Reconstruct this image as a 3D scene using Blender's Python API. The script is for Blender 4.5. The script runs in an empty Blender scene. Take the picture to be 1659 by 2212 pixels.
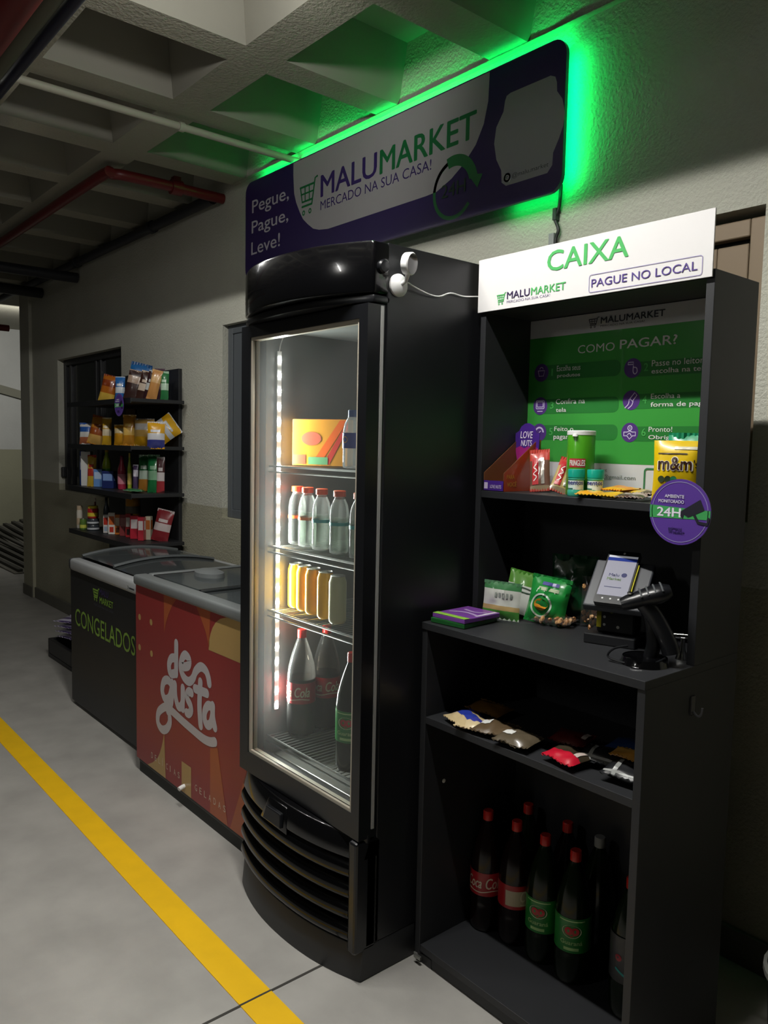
import bpy, bmesh, math, random
from mathutils import Vector, Matrix, noise
from mathutils.geometry import tessellate_polygon
C = bpy.context.scene.collection
PI = math.pi
random.seed(7)

# ------------------------------------------------------------------ camera
F_PX, YAW, PITCH, ROLL, CAM_H = 1702.456, -0.8695527, -0.0841073, -0.0203103, 1.5
def camera():
    f = Vector((math.sin(YAW)*math.cos(PITCH), math.cos(YAW)*math.cos(PITCH), math.sin(PITCH)))
    rt = Vector((math.cos(YAW), -math.sin(YAW), 0)); d = f.cross(rt)
    r2 = math.cos(ROLL)*rt + math.sin(ROLL)*d; d2 = -math.sin(ROLL)*rt + math.cos(ROLL)*d
    cd = bpy.data.cameras.new('camera'); co = bpy.data.objects.new('camera', cd); C.objects.link(co)
    m = Matrix((( r2.x, -d2.x, -f.x, 0), (r2.y, -d2.y, -f.y, 0), (r2.z, -d2.z, -f.z, CAM_H), (0, 0, 0, 1)))
    co.matrix_world = m
    cd.sensor_fit = 'VERTICAL'; cd.sensor_height = 24.0; cd.lens = F_PX/2212*24.0
    cd.clip_start = 0.05; cd.clip_end = 100
    bpy.context.scene.camera = co
camera()

# ------------------------------------------------------------------ world, exposure, large lights
sc = bpy.context.scene
w = bpy.data.worlds.new('garage_gloom'); sc.world = w; w.use_nodes = True
bg = w.node_tree.nodes['Background']
bg.inputs['Color'].default_value = (0.92, 0.95, 0.80, 1); bg.inputs['Strength'].default_value = 0.014
sc.view_settings.view_transform = 'Standard'; sc.view_settings.look = 'None'
sc.view_settings.exposure = 0.0; sc.view_settings.gamma = 1.0; sc.view_settings.use_curve_mapping = False
sc.cycles.max_bounces = 8; sc.cycles.transparent_max_bounces = 12
sc.cycles.caustics_reflective = False; sc.cycles.caustics_refractive = False

def light(name, kind, loc, power, color=(1, 1, 1), size=0.04, target=None, spot=None, blend=0.02, sy=None):
    ld = bpy.data.lights.new(name, kind); ld.energy = power; ld.color = color
    if kind == 'AREA':
        ld.size = size
        if sy: ld.shape = 'RECTANGLE'; ld.size_y = sy
    else: ld.shadow_soft_size = size
    if spot: ld.spot_size = spot; ld.spot_blend = blend
    o = bpy.data.objects.new(name, ld); C.objects.link(o); o.location = loc
    if target is not None:
        o.rotation_euler = (Vector(target)-Vector(loc)).to_track_quat('-Z', 'Y').to_euler()
    return o
WARM = (1.0, 0.985, 0.93)
# 1.2 m tube lamps under a rib, just outside the frame; the spots are tilted so the top of the wall stays dark, as under a skirt
for k in range(4):
    lx = -0.96-0.36*k
    light('tube_lamp_light', 'SPOT', (lx, 0.90, 2.84), 14.5, WARM, 0.03, (lx, 0.90-0.35, 2.84-0.94), PI, 0.02)
light('tube_lamp_light', 'AREA', (-1.5, 0.90, 2.835), 46, WARM, 1.2, (-1.5, 0.57, 1.9), sy=0.03)
for k in range(2):
    lx = -3.65-0.45*k
    light('tube_lamp_light', 'SPOT', (lx, 0.90, 2.84), 15, WARM, 0.03, (lx, 0.90-0.35, 2.84-0.94), PI, 0.02)  # unseen left tube, added to brighten the left wall
light('aisle_lamp_light', 'AREA', (-2.15, -1.35, 2.60), 15, WARM, 0.03, (-2.15, -1.0, 0.0), sy=1.2)
light('ramp_fill_light', 'AREA', (-10.2, 2.9, 2.9), 20, WARM, 0.8, (-12.6, 3.0, 1.0), sy=0.3)  # unseen fill with no fixture, added to brighten the ramp wall
light('ceiling_side_light', 'SPOT', (-1.95, 1.05, 2.80), 16, WARM, 0.04, (-3.2, 1.22, 3.06), 2.8, 0.6)

# ------------------------------------------------------------------ colours and materials
def lin(h):
    h = h.lstrip('#'); c = [int(h[i:i+2], 16)/255 for i in (0, 2, 4)]
    return tuple((x/12.92 if x <= 0.04045 else ((x+0.055)/1.055)**2.4) for x in c) + (1,)
MATS = {}
def mat(name, col, rough=0.5, metal=0.0, var=0.0, vscale=6.0, bump=0.0, bscale=60.0, emit=0.0, coat=0.0, spec=0.5):
    if name in MATS: return MATS[name]
    m = bpy.data.materials.new(name); m.use_nodes = True; MATS[name] = m
    nt = m.node_tree; p = nt.nodes['Principled BSDF']
    c = lin(col) if isinstance(col, str) else tuple(col)+(1,)
    p.inputs['Base Color'].default_value = c; p.inputs['Roughness'].default_value = rough
    p.inputs['Metallic'].default_value = metal; p.inputs['Coat Weight'].default_value = coat
    p.inputs['Specular IOR Level'].default_value = spec
    tc = nt.nodes.new('ShaderNodeTexCoord')
    n = nt.nodes.new('ShaderNodeTexNoise'); n.inputs['Scale'].default_value = vscale; n.inputs['Detail'].default_value = 6
    nt.links.new(tc.outputs['Object'], n.inputs['Vector'])
    r = nt.nodes.new('ShaderNodeMixRGB'); r.blend_type = 'MULTIPLY'; r.inputs['Color1'].default_value = c
    ramp = nt.nodes.new('ShaderNodeValToRGB'); v = max(var, 0.03)
    ramp.color_ramp.elements[0].position = 0.3; ramp.color_ramp.elements[1].position = 0.7
    ramp.color_ramp.elements[0].color = (1-v, 1-v, 1-v, 1); ramp.color_ramp.elements[1].color = (1, 1, 1, 1)
    nt.links.new(n.outputs['Fac'], ramp.inputs['Fac']); nt.links.new(ramp.outputs['Color'], r.inputs['Color2'])
    r.inputs['Fac'].default_value = 1
    nt.links.new(r.outputs['Color'], p.inputs['Base Color'])
    if bump:
        n2 = nt.nodes.new('ShaderNodeTexNoise'); n2.inputs['Scale'].default_value = bscale; n2.inputs['Detail'].default_value = 4
        nt.links.new(tc.outputs['Object'], n2.inputs['Vector'])
        b = nt.nodes.new('ShaderNodeBump'); b.inputs['Strength'].default_value = bump; b.inputs['Distance'].default_value = 0.02
        nt.links.new(n2.outputs['Fac'], b.inputs['Height']); nt.links.new(b.outputs['Normal'], p.inputs['Normal'])
    if emit:
        p.inputs['Emission Color'].default_value = c; p.inputs['Emission Strength'].default_value = emit
    return m
def clear_mat(name, tint=(1, 1, 1), gloss=0.12, rough=0.03, haze=0.0, hcol=(0.8, 0.8, 0.8)):
    if name in MATS: return MATS[name]
    m = bpy.data.materials.new(name); m.use_nodes = True; MATS[name] = m
    nt = m.node_tree; nt.nodes.remove(nt.nodes['Principled BSDF']); out = nt.nodes['Material Output']
    t = nt.nodes.new('ShaderNodeBsdfTransparent'); t.inputs['Color'].default_value = tuple(tint)+(1,)
    g = nt.nodes.new('ShaderNodeBsdfGlossy'); g.inputs['Roughness'].default_value = rough
    fr = nt.nodes.new('ShaderNodeLayerWeight'); fr.inputs['Blend'].default_value = gloss
    mx = nt.nodes.new('ShaderNodeMixShader'); nt.links.new(fr.outputs['Fresnel'], mx.inputs['Fac'])
    nt.links.new(t.outputs[0], mx.inputs[1]); nt.links.new(g.outputs[0], mx.inputs[2]); last = mx
    if haze:
        d = nt.nodes.new('ShaderNodeBsdfDiffuse'); d.inputs['Color'].default_value = tuple(hcol)+(1,)
        tr = nt.nodes.new('ShaderNodeBsdfTranslucent'); tr.inputs['Color'].default_value = tuple(hcol)+(1,)
        ad = nt.nodes.new('ShaderNodeMixShader'); ad.inputs['Fac'].default_value = 0.5
        nt.links.new(d.outputs[0], ad.inputs[1]); nt.links.new(tr.outputs[0], ad.inputs[2])
        m2 = nt.nodes.new('ShaderNodeMixShader'); m2.inputs['Fac'].default_value = haze
        nt.links.new(mx.outputs[0], m2.inputs[1]); nt.links.new(ad.outputs[0], m2.inputs[2]); last = m2
    nt.links.new(last.outputs[0], out.inputs['Surface'])
    return m
def wall_mat(name, upper, lower, z_line, bump, bscale):
    m = mat(name, upper, 0.85, var=0.10, vscale=2.5, bump=bump, bscale=bscale)
    nt = m.node_tree; p = nt.nodes['Principled BSDF']
    mul = [n for n in nt.nodes if n.type == 'MIX_RGB'][0]
    g = nt.nodes.new('ShaderNodeNewGeometry'); s = nt.nodes.new('ShaderNodeSeparateXYZ')
    nt.links.new(g.outputs['Position'], s.inputs[0])
    lt = nt.nodes.new('ShaderNodeMath'); lt.operation = 'LESS_THAN'; lt.inputs[1].default_value = z_line
    nt.links.new(s.outputs['Z'], lt.inputs[0])
    mx = nt.nodes.new('ShaderNodeMixRGB'); mx.inputs['Color1'].default_value = lin(upper); mx.inputs['Color2'].default_value = lin(lower)
    nt.links.new(lt.outputs[0], mx.inputs['Fac']); nt.links.new(mx.outputs[0], mul.inputs['Color1'])
    return m
WALL = wall_mat('painted_plaster', '#c9c8bb', '#aaa792', 1.115, 0.38, 110)
RAMPWALL = wall_mat('ramp_plaster', '#cfd0cc', '#a5a48c', 1.33, 0.2, 30)
CONC = mat('painted_concrete', '#a9a697', 0.85, var=0.14, vscale=3, bump=0.35, bscale=80)
PAN = mat('smooth_concrete', '#97958a', 0.8, var=0.08, vscale=3)
FLOOR = mat('polished_concrete', '#a8a5a0', 0.55, var=0.22, vscale=5, bump=0.06, bscale=25)
YEL = mat('yellow_road_paint', '#f2bf00', 0.6, var=0.10, vscale=9)
BLK = mat('black_melamine', '#26272a', 0.5, var=0.1, vscale=20)
BLKM = mat('matte_black_metal', '#1b1c1f', 0.42, var=0.06)
GLOSS = mat('gloss_black_plastic', '#08080a', 0.16, coat=0.5)
SEMI = mat('satin_black_plastic', '#141518', 0.3)
STRIP = mat('pale_strip', '#9a9a98', 0.4)
CHROME = mat('chrome', '#d8d8d8', 0.12, 1.0)
ALU = mat('brushed_aluminium', '#a8a8a2', 0.35, 0.9)
WHITE = mat('white_acrylic', '#dddbdb', 0.22, coat=0.3)
WPLA = mat('white_plastic', '#e9e9e9', 0.35)
GLASS = clear_mat('veiled_glass', (0.96, 0.98, 0.97), 0.10, 0.02, 0.045)  # diffuse veil mixed in, paling the fridge interior like lens flare
PET = clear_mat('clear_plastic', (0.93, 0.95, 0.93), 0.25, 0.08, 0.10)
WRAP = clear_mat('clear_film', (0.95, 0.95, 0.95), 0.3, 0.12, 0.05)
def paint(h, rough=0.4, **k):
    return mat('print_' + h.lstrip('#'), h, rough, **k)

# ------------------------------------------------------------------ mesh helper
class MB:
    def __init__(self): self.v = []; self.f = []; self.m = []
    def add(self, vs, fs, mi=0):
        b = len(self.v); self.v += [tuple(p) for p in vs]
        self.f += [tuple(i+b for i in f) for f in fs]; self.m += [mi]*len(fs); return self
    def box(self, x0, x1, y0, y1, z0, z1, mi=0):
        return self.add([(x0,y0,z0),(x1,y0,z0),(x1,y1,z0),(x0,y1,z0),(x0,y0,z1),(x1,y0,z1),(x1,y1,z1),(x0,y1,z1)],
            [(0,3,2,1),(4,5,6,7),(0,1,5,4),(1,2,6,5),(2,3,7,6),(3,0,4,7)], mi)
    def hexa(self, p, mi=0):   # eight corners, bottom four then top four
        return self.add(p, [(0,3,2,1),(4,5,6,7),(0,1,5,4),(1,2,6,5),(2,3,7,6),(3,0,4,7)], mi)
    def prism(self, poly, f0, f1, mi=0):   # poly in 2-D, f0 and f1 map it to the two ends
        n = len(poly); vs = [f0(*p) for p in poly] + [f1(*p) for p in poly]
        tris = tessellate_polygon([[Vector((p[0], p[1], 0)) for p in poly]])
        fs = [tuple(t) for t in tris] + [tuple(i+n for i in reversed(t)) for t in tris]
        fs += [(i, (i+1) % n, (i+1) % n+n, i+n) for i in range(n)]
        return self.add(vs, fs, mi)
    def lathe(self, prof, seg=24, c=(0, 0, 0), mi=0, cap=True):
        vs = []; fs = []
        for r, z in prof:
            for k in range(seg):
                a = 2*PI*k/seg; vs.append((c[0]+r*math.cos(a), c[1]+r*math.sin(a), c[2]+z))
        for i in range(len(prof)-1):
            for k in range(seg):
                k2 = (k+1) % seg; fs.append((i*seg+k, i*seg+k2, (i+1)*seg+k2, (i+1)*seg+k))
        if cap:
            fs.append(tuple(reversed(range(seg)))); fs.append(tuple((len(prof)-1)*seg+k for k in range(seg)))
        return self.add(vs, fs, mi)
    def tube(self, pts, r, seg=8, mi=0, flat=1.0):
        pts = [Vector(p) for p in pts]; vs = []; fs = []; up = None
        for i, p in enumerate(pts):
            t = (pts[min(i+1, len(pts)-1)]-pts[max(i-1, 0)]).normalized()
            if up is None: up = Vector((0, 0, 1)) if abs(t.z) < 0.9 else Vector((1, 0, 0))
            s = t.cross(up).normalized(); up = s.cross(t).normalized()
            for k in range(seg):
                a = 2*PI*k/seg; vs.append(p + s*math.cos(a)*r + up*math.sin(a)*r*flat)
        n = len(pts)
        for i in range(n-1):
            for k in range(seg):
                k2 = (k+1) % seg; fs.append((i*seg+k, i*seg+k2, (i+1)*seg+k2, (i+1)*seg+k))
        fs.append(tuple(reversed(range(seg)))); fs.append(tuple((n-1)*seg+k for k in range(seg)))
        return self.add(vs, fs, mi)
    def grid(self, f, nx, ny, mi=0, flip=False):
        vs = [f(i/nx, j/ny) for j in range(ny+1) for i in range(nx+1)]; fs = []
        for j in range(ny):
            for i in range(nx):
                q = (j*(nx+1)+i, j*(nx+1)+i+1, (j+1)*(nx+1)+i+1, (j+1)*(nx+1)+i)
                fs.append(tuple(reversed(q)) if flip else q)
        return self.add(vs, fs, mi)
    def build(self, name, mats, parent=None, bevel=0.0, smooth=False, local=False, seg=2):
        if not isinstance(mats, (list, tuple)): mats = [mats]
        me = bpy.data.meshes.new(name)
        off = Vector((0, 0, 0))
        if parent is not None and not local:
            q = parent
            while q is not None: off += q.location; q = q.parent
        me.from_pydata([(v[0]-off.x, v[1]-off.y, v[2]-off.z) for v in self.v], [], self.f)
        for mm in mats: me.materials.append(mm)
        me.polygons.foreach_set('material_index', self.m)
        bm = bmesh.new(); bm.from_mesh(me)
        if bevel:
            ed = [e for e in bm.edges if len(e.link_faces) == 2 and e.calc_face_angle(0) > 0.5]
            bmesh.ops.bevel(bm, geom=ed, offset=bevel, segments=seg, affect='EDGES', profile=0.5)
        bm.to_mesh(me); bm.free()
        if smooth:
            me.polygons.foreach_set('use_smooth', [True]*len(me.polygons))
            me.set_sharp_from_angle(angle=0.7)
        me.update()
        o = bpy.data.objects.new(name, me); C.objects.link(o)
        if parent is not None: o.parent = parent
        return o
def box(name, m, parent, x0, x1, y0, y1, z0, z1, bevel=0.002, **k):
    return MB().box(x0, x1, y0, y1, z0, z1).build(name, m, parent, bevel, **k)
def tag(o, label=None, cat=None, group=None, kind=None):
    if label: o['label'] = label
    if cat: o['category'] = cat
    if group: o['group'] = group
    if kind: o['kind'] = kind
    return o
def thing(name, loc, label, cat, group=None, rz=0.0):
    o = bpy.data.objects.new(name, None); C.objects.link(o); o.location = loc; o.rotation_euler = (0, 0, rz)
    o.empty_display_size = 0.05
    return tag(o, label, cat, group)
def copy_tree(o, parent=None):
    c = o.copy(); C.objects.link(c)
    if parent is not None: c.parent = parent
    for ch in list(o.children): copy_tree(ch, c)
    return c
def fillet(a, b, r, n=6):
    """rounded rectangle outline from corner a to corner b"""
    (x0, y0), (x1, y1) = a, b; out = []
    for cx, cy, a0 in ((x1-r, y1-r, 0), (x0+r, y1-r, PI/2), (x0+r, y0+r, PI), (x1-r, y0+r, 1.5*PI)):
        for k in range(n+1):
            t = a0+PI/2*k/n; out.append((cx+r*math.cos(t), cy+r*math.sin(t)))
    return out
def spline(pts, n=6):
    out = []; P = [pts[0]]+list(pts)+[pts[-1]]
    for i in range(1, len(P)-2):
        p0, p1, p2, p3 = (Vector(P[i+k]) for k in (-1, 0, 1, 2))
        for k in range(n):
            t = k/n
            out.append(0.5*((2*p1)+(p2-p0)*t+(2*p0-5*p1+4*p2-p3)*t*t+(3*p1-p0-3*p2+p3)*t**3))
    out.append(Vector(P[-2])); return out

# ------------------------------------------------------------------ flat print: lettering and marks
_text = {}
def text_geo(s, bold=0.0, shear=0.0):
    key = (s, bold, shear)
    if key in _text: return _text[key]
    cu = bpy.data.curves.new('tmp', 'FONT'); cu.body = s; cu.offset = bold; cu.shear = shear; cu.resolution_u = 3
    o = bpy.data.objects.new('tmp', cu); C.objects.link(o)
    dg = bpy.context.evaluated_depsgraph_get(); me = bpy.data.meshes.new_from_object(o.evaluated_get(dg))
    v = [(p.co.x, p.co.y) for p in me.vertices]; f = [tuple(p.vertices) for p in me.polygons]
    bpy.data.objects.remove(o); bpy.data.curves.remove(cu); bpy.data.meshes.remove(me)
    xs = [p[0] for p in v]; ys = [p[1] for p in v]
    _text[key] = (v, f, min(xs), max(xs), min(ys), max(ys)); return _text[key]
class Sheet:
    """a printed surface: f(u, v, h) gives the point h in front of it"""
    def __init__(self, f): self.f = f
    def poly(self, mb, pts, h=0.0006):
        tris = tessellate_polygon([[Vector((p[0], p[1], 0)) for p in pts]])
        mb.add([self.f(p[0], p[1], h) for p in pts], [tuple(t) for t in tris])
    def quad(self, mb, u0, u1, v0, v1, h=0.0006, nu=1, nv=1):
        mb.grid(lambda a, b: self.f(u0+(u1-u0)*a, v0+(v1-v0)*b, h), nu, nv)
    def text(self, mb, s, u0, u1, v0, v1, h=0.0009, bold=0.0, shear=0.0):
        v, f, a0, a1, b0, b1 = text_geo(s, 0.0, shear)
        e = bold*(v1-v0)*0.75
        for k, (du, dv) in enumerate([(0, 0)] if not bold else [(-1, 0), (1, 0), (0, 0.6), (0, -0.6), (0, 0)]):
            mb.add([self.f(u0+e+(p[0]-a0)/(a1-a0)*(u1-u0-2*e)+du*e, v0+e*.6+(p[1]-b0)/(b1-b0)*(v1-v0-1.2*e)+dv*e, h+k*0.00012) for p in v], f)
    def disc(self, mb, u, v, r, h=0.0006, rv=None, n=28):
        rv = rv or r; self.poly(mb, [(u+r*math.cos(2*PI*k/n), v+rv*math.sin(2*PI*k/n)) for k in range(n)], h)
    def ring(self, mb, u, v, r0, r1, h=0.0006, a0=0.0, a1=2*PI, n=36):
        vs = []; fs = []
        for k in range(n+1):
            a = a0+(a1-a0)*k/n
            vs += [self.f(u+r0*math.cos(a), v+r0*math.sin(a), h), self.f(u+r1*math.cos(a), v+r1*math.sin(a), h)]
        for k in range(n): fs.append((2*k, 2*k+1, 2*k+3, 2*k+2))
        mb.add(vs, fs)
    nstroke = 0
    def stroke(self, mb, pts, wd, h=0.0008, smooth=True, n=5):
        Sheet.nstroke += 1; h += (Sheet.nstroke % 9)*0.00006
        P = [Vector((p[0], p[1])) for p in pts]
        if smooth and len(P) > 2: P = spline(P, n)
        vs = []; fs = []
        for i, p in enumerate(P):
            t = (P[min(i+1, len(P)-1)]-P[max(i-1, 0)]).normalized(); nn = Vector((-t.y, t.x))*wd/2
            vs += [self.f(p.x+nn.x, p.y+nn.y, h), self.f(p.x-nn.x, p.y-nn.y, h)]
        for i in range(len(P)-1): fs.append((2*i, 2*i+1, 2*i+3, 2*i+2))
        mb.add(vs, fs)
        for k, p in enumerate((P[0], P[-1])): self.disc(mb, p.x, p.y, wd/2, h+0.00002*(k+1), n=12)
def front(y):            # a sheet on a plane facing the aisle, world x and z as its coordinates
    return Sheet(lambda u, v, h: (u, y-h, v))
def cart(S, mb, u0, u1, v0, v1, t, h=0.0009):
    """shopping cart mark: handle, basket grid, bar and two wheels"""
    W = u1-u0; H = v1-v0; L = lambda a, b: (u0+a*W, v0+b*H)
    S.stroke(mb, [L(1.12, 1.02), L(0.98, 1.0), L(0.78, 0.28)], t, h, False)
    S.stroke(mb, [L(0.0, 0.86), L(0.92, 0.86)], t, h, False)
    S.stroke(mb, [L(0.02, 0.86), L(0.14, 0.42), L(0.80, 0.42)], t, h, False)
    S.stroke(mb, [L(0.06, 0.65), L(0.86, 0.65)], t*0.8, h, False)
    for a in (0.32, 0.6): S.stroke(mb, [L(a, 0.86), L(a+0.02, 0.42)], t*0.8, h, False)
    S.stroke(mb, [L(0.14, 0.28), L(0.78, 0.28)], t, h, False)
    for a in (0.24, 0.66): S.ring(mb, *L(a, 0.09), 0.045*W, 0.10*W, h, n=18)

PURPLE = paint('#3d2a72', 0.3); GREEN = paint('#3aa655', 0.3); DKTXT = paint('#3b2f52', 0.3)

# ================================================================== SETTING
# ---- floor
fl = MB().box(-13, 1.2, -3.2, 3.4, -0.2, 0).build('floor', FLOOR); tag(fl, kind='structure')
box('painted_stripe', YEL, fl, -9.5, 0.9, 1.008, 1.104, 0.0, 0.0025, 0)
box('joint', mat('floor_joint', '#3a3834', 0.9), fl, -1.752, -1.744, -3.0, 1.008, -0.01, 0.0012, 0)
box('joint', MATS['floor_joint'], fl, -1.752, -1.744, 1.104, 2.2, -0.01, 0.0012, 0)
box('joint', MATS['floor_joint'], fl, -1.751, -1.745, 1.008, 1.104, -0.01, 0.0032, 0)

# ---- back wall with three window recesses
WY = 2.25
wx = [-7.75, -7.04, -5.64, -4.14, -2.30, -2.0, -1.048, 0.9]
def wall_back():
    mb = MB(); D = 2.45
    zlo, zhi = 1.06, 2.175
    holes = [(-7.04, -5.64, zlo, zhi), (-4.14, -2.55, zlo, 2.172), (-2.1, -1.048, 1.3, 2.19)]
    edges = [-7.75]
    for a, b, z0, z1 in holes:
        mb.box(edges[-1], a, WY, D, 0, 3.25)
        mb.box(a, b, WY, D, 0, z0); mb.box(a, b, WY, D, z1, 3.25)
        edges.append(b)
    mb.box(edges[-1], 0.9, WY, D, 0, 3.25)
    return tag(mb.build('wall_back', WALL), kind='structure')
wall = wall_back()
box('wall_pier', WALL, None, -8.03, -7.745, 2.222, 2.45, 0, 3.25, 0.004); tag(bpy.data.objects['wall_pier'], kind='structure')
SKIRT = mat('grey_skirting', '#6d6b62', 0.8, var=0.12)
tag(box('baseboard_back', SKIRT, None, -7.745, 0.9, 2.235, 2.25, 0, 0.10, 0.003), kind='structure')
tag(box('baseboard_pier', SKIRT, None, -8.035, -7.738, 2.212, 2.222, 0, 0.10, 0.003), kind='structure')
def window(n, x0, x1, z0, z1, fm, ys, mull):
    w = MB().box(x0, x1, ys+0.03, ys+0.036, z0, z1).build('window_%d' % n, mat('dark_pane_%d' % n, '#101316', 0.12, coat=0.4))
    tag(w, kind='structure')
    t = 0.05
    for nm, a in (('frame_stile', (x0, x0+t, z0, z1)), ('frame_stile', (x1-t, x1, z0, z1)), ('frame_rail', (x0+t, x1-t, z0, z0+t)), ('frame_rail', (x0+t, x1-t, z1-t, z1))):
        MB().box(a[0], a[1], ys, ys+0.05, a[2], a[3]).build(nm, fm, w, 0.004)
    for m in mull:
        MB().box(m-0.022, m+0.022, ys+0.008, ys+0.045, z0+t, z1-t).build('mullion', fm, w, 0.003)
    return w
DKF = mat('black_window_frame', '#26272a', 0.45)
window(1, -7.04, -5.64, 1.06, 2.175, DKF, 2.30, (-6.90, -6.32, -6.22))
box('latch', DKF, bpy.data.objects['window_1'], -7.035, -6.99, 2.262, 2.30, 1.17, 1.26, 0.01)
window(2, -4.14, -2.55, 1.06, 2.172, mat('grey_shutter', '#5a5f64', 0.45), 2.285, (-3.6,))
MB().box(-4.08, -2.6, 2.29, 2.30, 1.11, 2.12).build('shutter_panel', MATS['grey_shutter'], bpy.data.objects['window_2'], 0.003)
BRZ = mat('bronze_frame', '#7d6c56', 0.5, 0.2)
window(3, -2.1, -1.048, 1.3, 2.165, BRZ, 2.27, ())
w3 = bpy.data.objects['window_3']
for a in ((-1.2, -1.105, 1.36, 2.10), (-2.05, -1.2, 2.03, 2.10)):
    MB().box(a[0], a[1], 2.283, 2.31, a[2], a[3]).build('sash', BRZ, w3, 0.004)

# ---- far ramp beyond the pier
rampw = MB().hexa([(-12.6, 2.2, -0.3), (-12.6, 3.9, -0.3), (-12.8, 3.9, -0.3), (-12.8, 2.2, -0.3), (-12.6, 2.2, 3.1), (-12.6, 3.9, 3.1), (-12.8, 3.9, 3.1), (-12.8, 2.2, 3.1)]).build('wall_far', RAMPWALL)
tag(rampw, kind='structure')
MB().hexa([(-12.55, 2.2, 2.40), (-12.55, 3.9, 1.98), (-12.6, 3.9, 1.98), (-12.6, 2.2, 2.40), (-12.55, 2.2, 2.52), (-12.55, 3.9, 2.10), (-12.6, 3.9, 2.10), (-12.6, 2.2, 2.52)]).build('ledge', mat('ledge_paint', '#8e8d7e', 0.8), rampw)
RB = mat('ramp_concrete', '#7d7a70', 0.9, var=0.2)
ramp = MB().hexa([(-12.6, 2.45, -0.15), (-9.2, 2.45, -0.15), (-9.2, 4.2, -0.15), (-12.6, 4.2, -0.15), (-12.6, 2.45, 0.05), (-9.2, 2.45, 0.01), (-9.2, 4.2, 0.10), (-12.6, 4.2, 0.42)]).build('ramp', RB)
tag(ramp, kind='structure')
for k in range(14):
    y = 2.5+k*0.115; za = 0.05+0.37*(y-2.45)/1.75; zb = 0.01+0.09*(y-2.45)/1.75
    MB().hexa([(-12.55, y, za), (-9.25, y, zb), (-9.25, y+0.05, zb), (-12.55, y+0.05, za), (-12.55, y, za+0.03), (-9.25, y, zb+0.03), (-9.25, y+0.05, zb+0.033), (-12.55, y+0.05, za+0.033)]).build('ramp_rib', mat('dark_rib', '#4c4a44', 0.9), ramp)
# ---- waffle ceiling: soffit grid and coffer pans
ZR, ZT = 2.93, 3.17
xs = [(-1.92, -1.40), (-2.62, -2.10), (-3.22, -2.76), (-3.88, -3.38), (-4.53, -4.03), (-5.18, -4.68), (-5.83, -5.33), (-6.48, -5.98), (-7.13, -6.63), (-7.78, -7.28), (-8.43, -7.93), (-9.08, -8.58), (-1.24, -0.72), (-0.58, -0.06), (0.08, 0.6)]
xs.sort()
ys = [(-2.36, -1.84), (-1.69, -1.17), (-1.02, -0.50), (-0.35, 0.17), (0.32, 0.84), (0.99, 1.515), (1.685, 2.25)]
def ceiling():
    mb = MB(); X0, X1, Y0 = -9.4, 0.9, -2.6
    e = X0
    for a, b in xs + [(X1, X1)]:
        mb.box(e, a, Y0, WY, ZR, ZT+0.02); e = b            # ribs running across
    for a, b in xs:
        e = Y0
        for c, d in ys:
            mb.box(a, b, e, c, ZR, ZT+0.02); e = d
    ce = mb.build('ceiling', CONC); tag(ce, kind='structure')
    slab = MB().box(X0, X1, Y0, WY+0.2, ZT, ZT+0.15).build('slab', PAN, ce)
    for a, b in xs:
        for c, d in ys:
            t = 0.045; d2 = d if d > 2.2 else d-t
            o = MB().add([(a,c,ZR),(b,c,ZR),(b,d,ZR),(a,d,ZR),(a+t,c+t,ZT-0.005),(b-t,c+t,ZT-0.005),(b-t,d2,ZT-0.005),(a+t,d2,ZT-0.005)],
                [(0,1,5,4),(1,2,6,5)]+([] if d > 2.2 else [(2,3,7,6)])+[(3,0,4,7),(4,5,6,7)]).build('coffer', PAN, ce)
ceiling()
mb = MB(); random.seed(3); vs = []
for k in range(120):
    x = -4.0+2.75*k/119; r = 0.010+0.003*noise.noise(Vector((x*9, 0, 0)))
    vs.append((x, r))
pts = []; fs = []
for x, r in vs:
    for a in range(6): t = PI+0.3+(PI/2+0.2)*a/5-PI*0.0; pts.append((x, 2.252+r*1.4*math.cos(t), 2.932+r*1.4*math.sin(t)))
for k in range(119):
    for a in range(5): fs.append((k*6+a, k*6+a+1, k*6+a+7, k*6+a+6))
mb.add(pts, fs); mb.build('mortar_bead', CONC, wall, smooth=True)
# beyond the waffle slab the garage roof goes on, plain
tag(box('ceiling_far', CONC, None, -13, -9.4, -2.6, 4.2, 3.1, 3.2, 0), kind='structure')

# ================================================================== PIPES under the ceiling
RED = mat('red_pipe_paint', '#65181a', 0.4); GREYP = mat('grey_conduit_paint', '#b5b2a4', 0.5); DARKP = mat('dark_pipe_paint', '#2c2d33', 0.5)
o = MB().tube([(-3.36, -1.5, 2.885), (-3.36, 2.245, 2.885)], 0.016, 10).build('conduit', GREYP, None, smooth=True)
tag(o, 'thin pale grey conduit crossing the coffers to the green-lit wall', 'pipe')
for y in (1.62, 0.3): MB().tube([(-3.36, y-0.012, 2.885), (-3.36, y+0.012, 2.885)], 0.021, 10).build('clamp', GREYP, o, smooth=True)
o = MB().tube(spline([(-9.3, 1.585, 2.875), (-6, 1.585, 2.875), (-4.30, 1.585, 2.875), (-4.16, 1.62, 2.875), (-4.13, 1.75, 2.875), (-4.13, 2.245, 2.875)], 5), 0.028, 12).build('sprinkler_pipe', RED, None, smooth=True)
tag(o, 'red pipe with an elbow ending at the wall under the ceiling', 'pipe')
MB().tube([(-4.13, 1.93, 2.875), (-4.13, 1.99, 2.875)], 0.04, 12).build('coupling', RED, o, smooth=True)
MB().box(-4.15, -4.11, 1.94, 1.98, 2.90, 2.93).build('hanger', RED, o)
o = MB().tube([(-9.3, 2.205, 2.88), (-4.18, 2.205, 2.88)], 0.032, 10).build('wall_conduit', DARKP, None, smooth=True)
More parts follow.
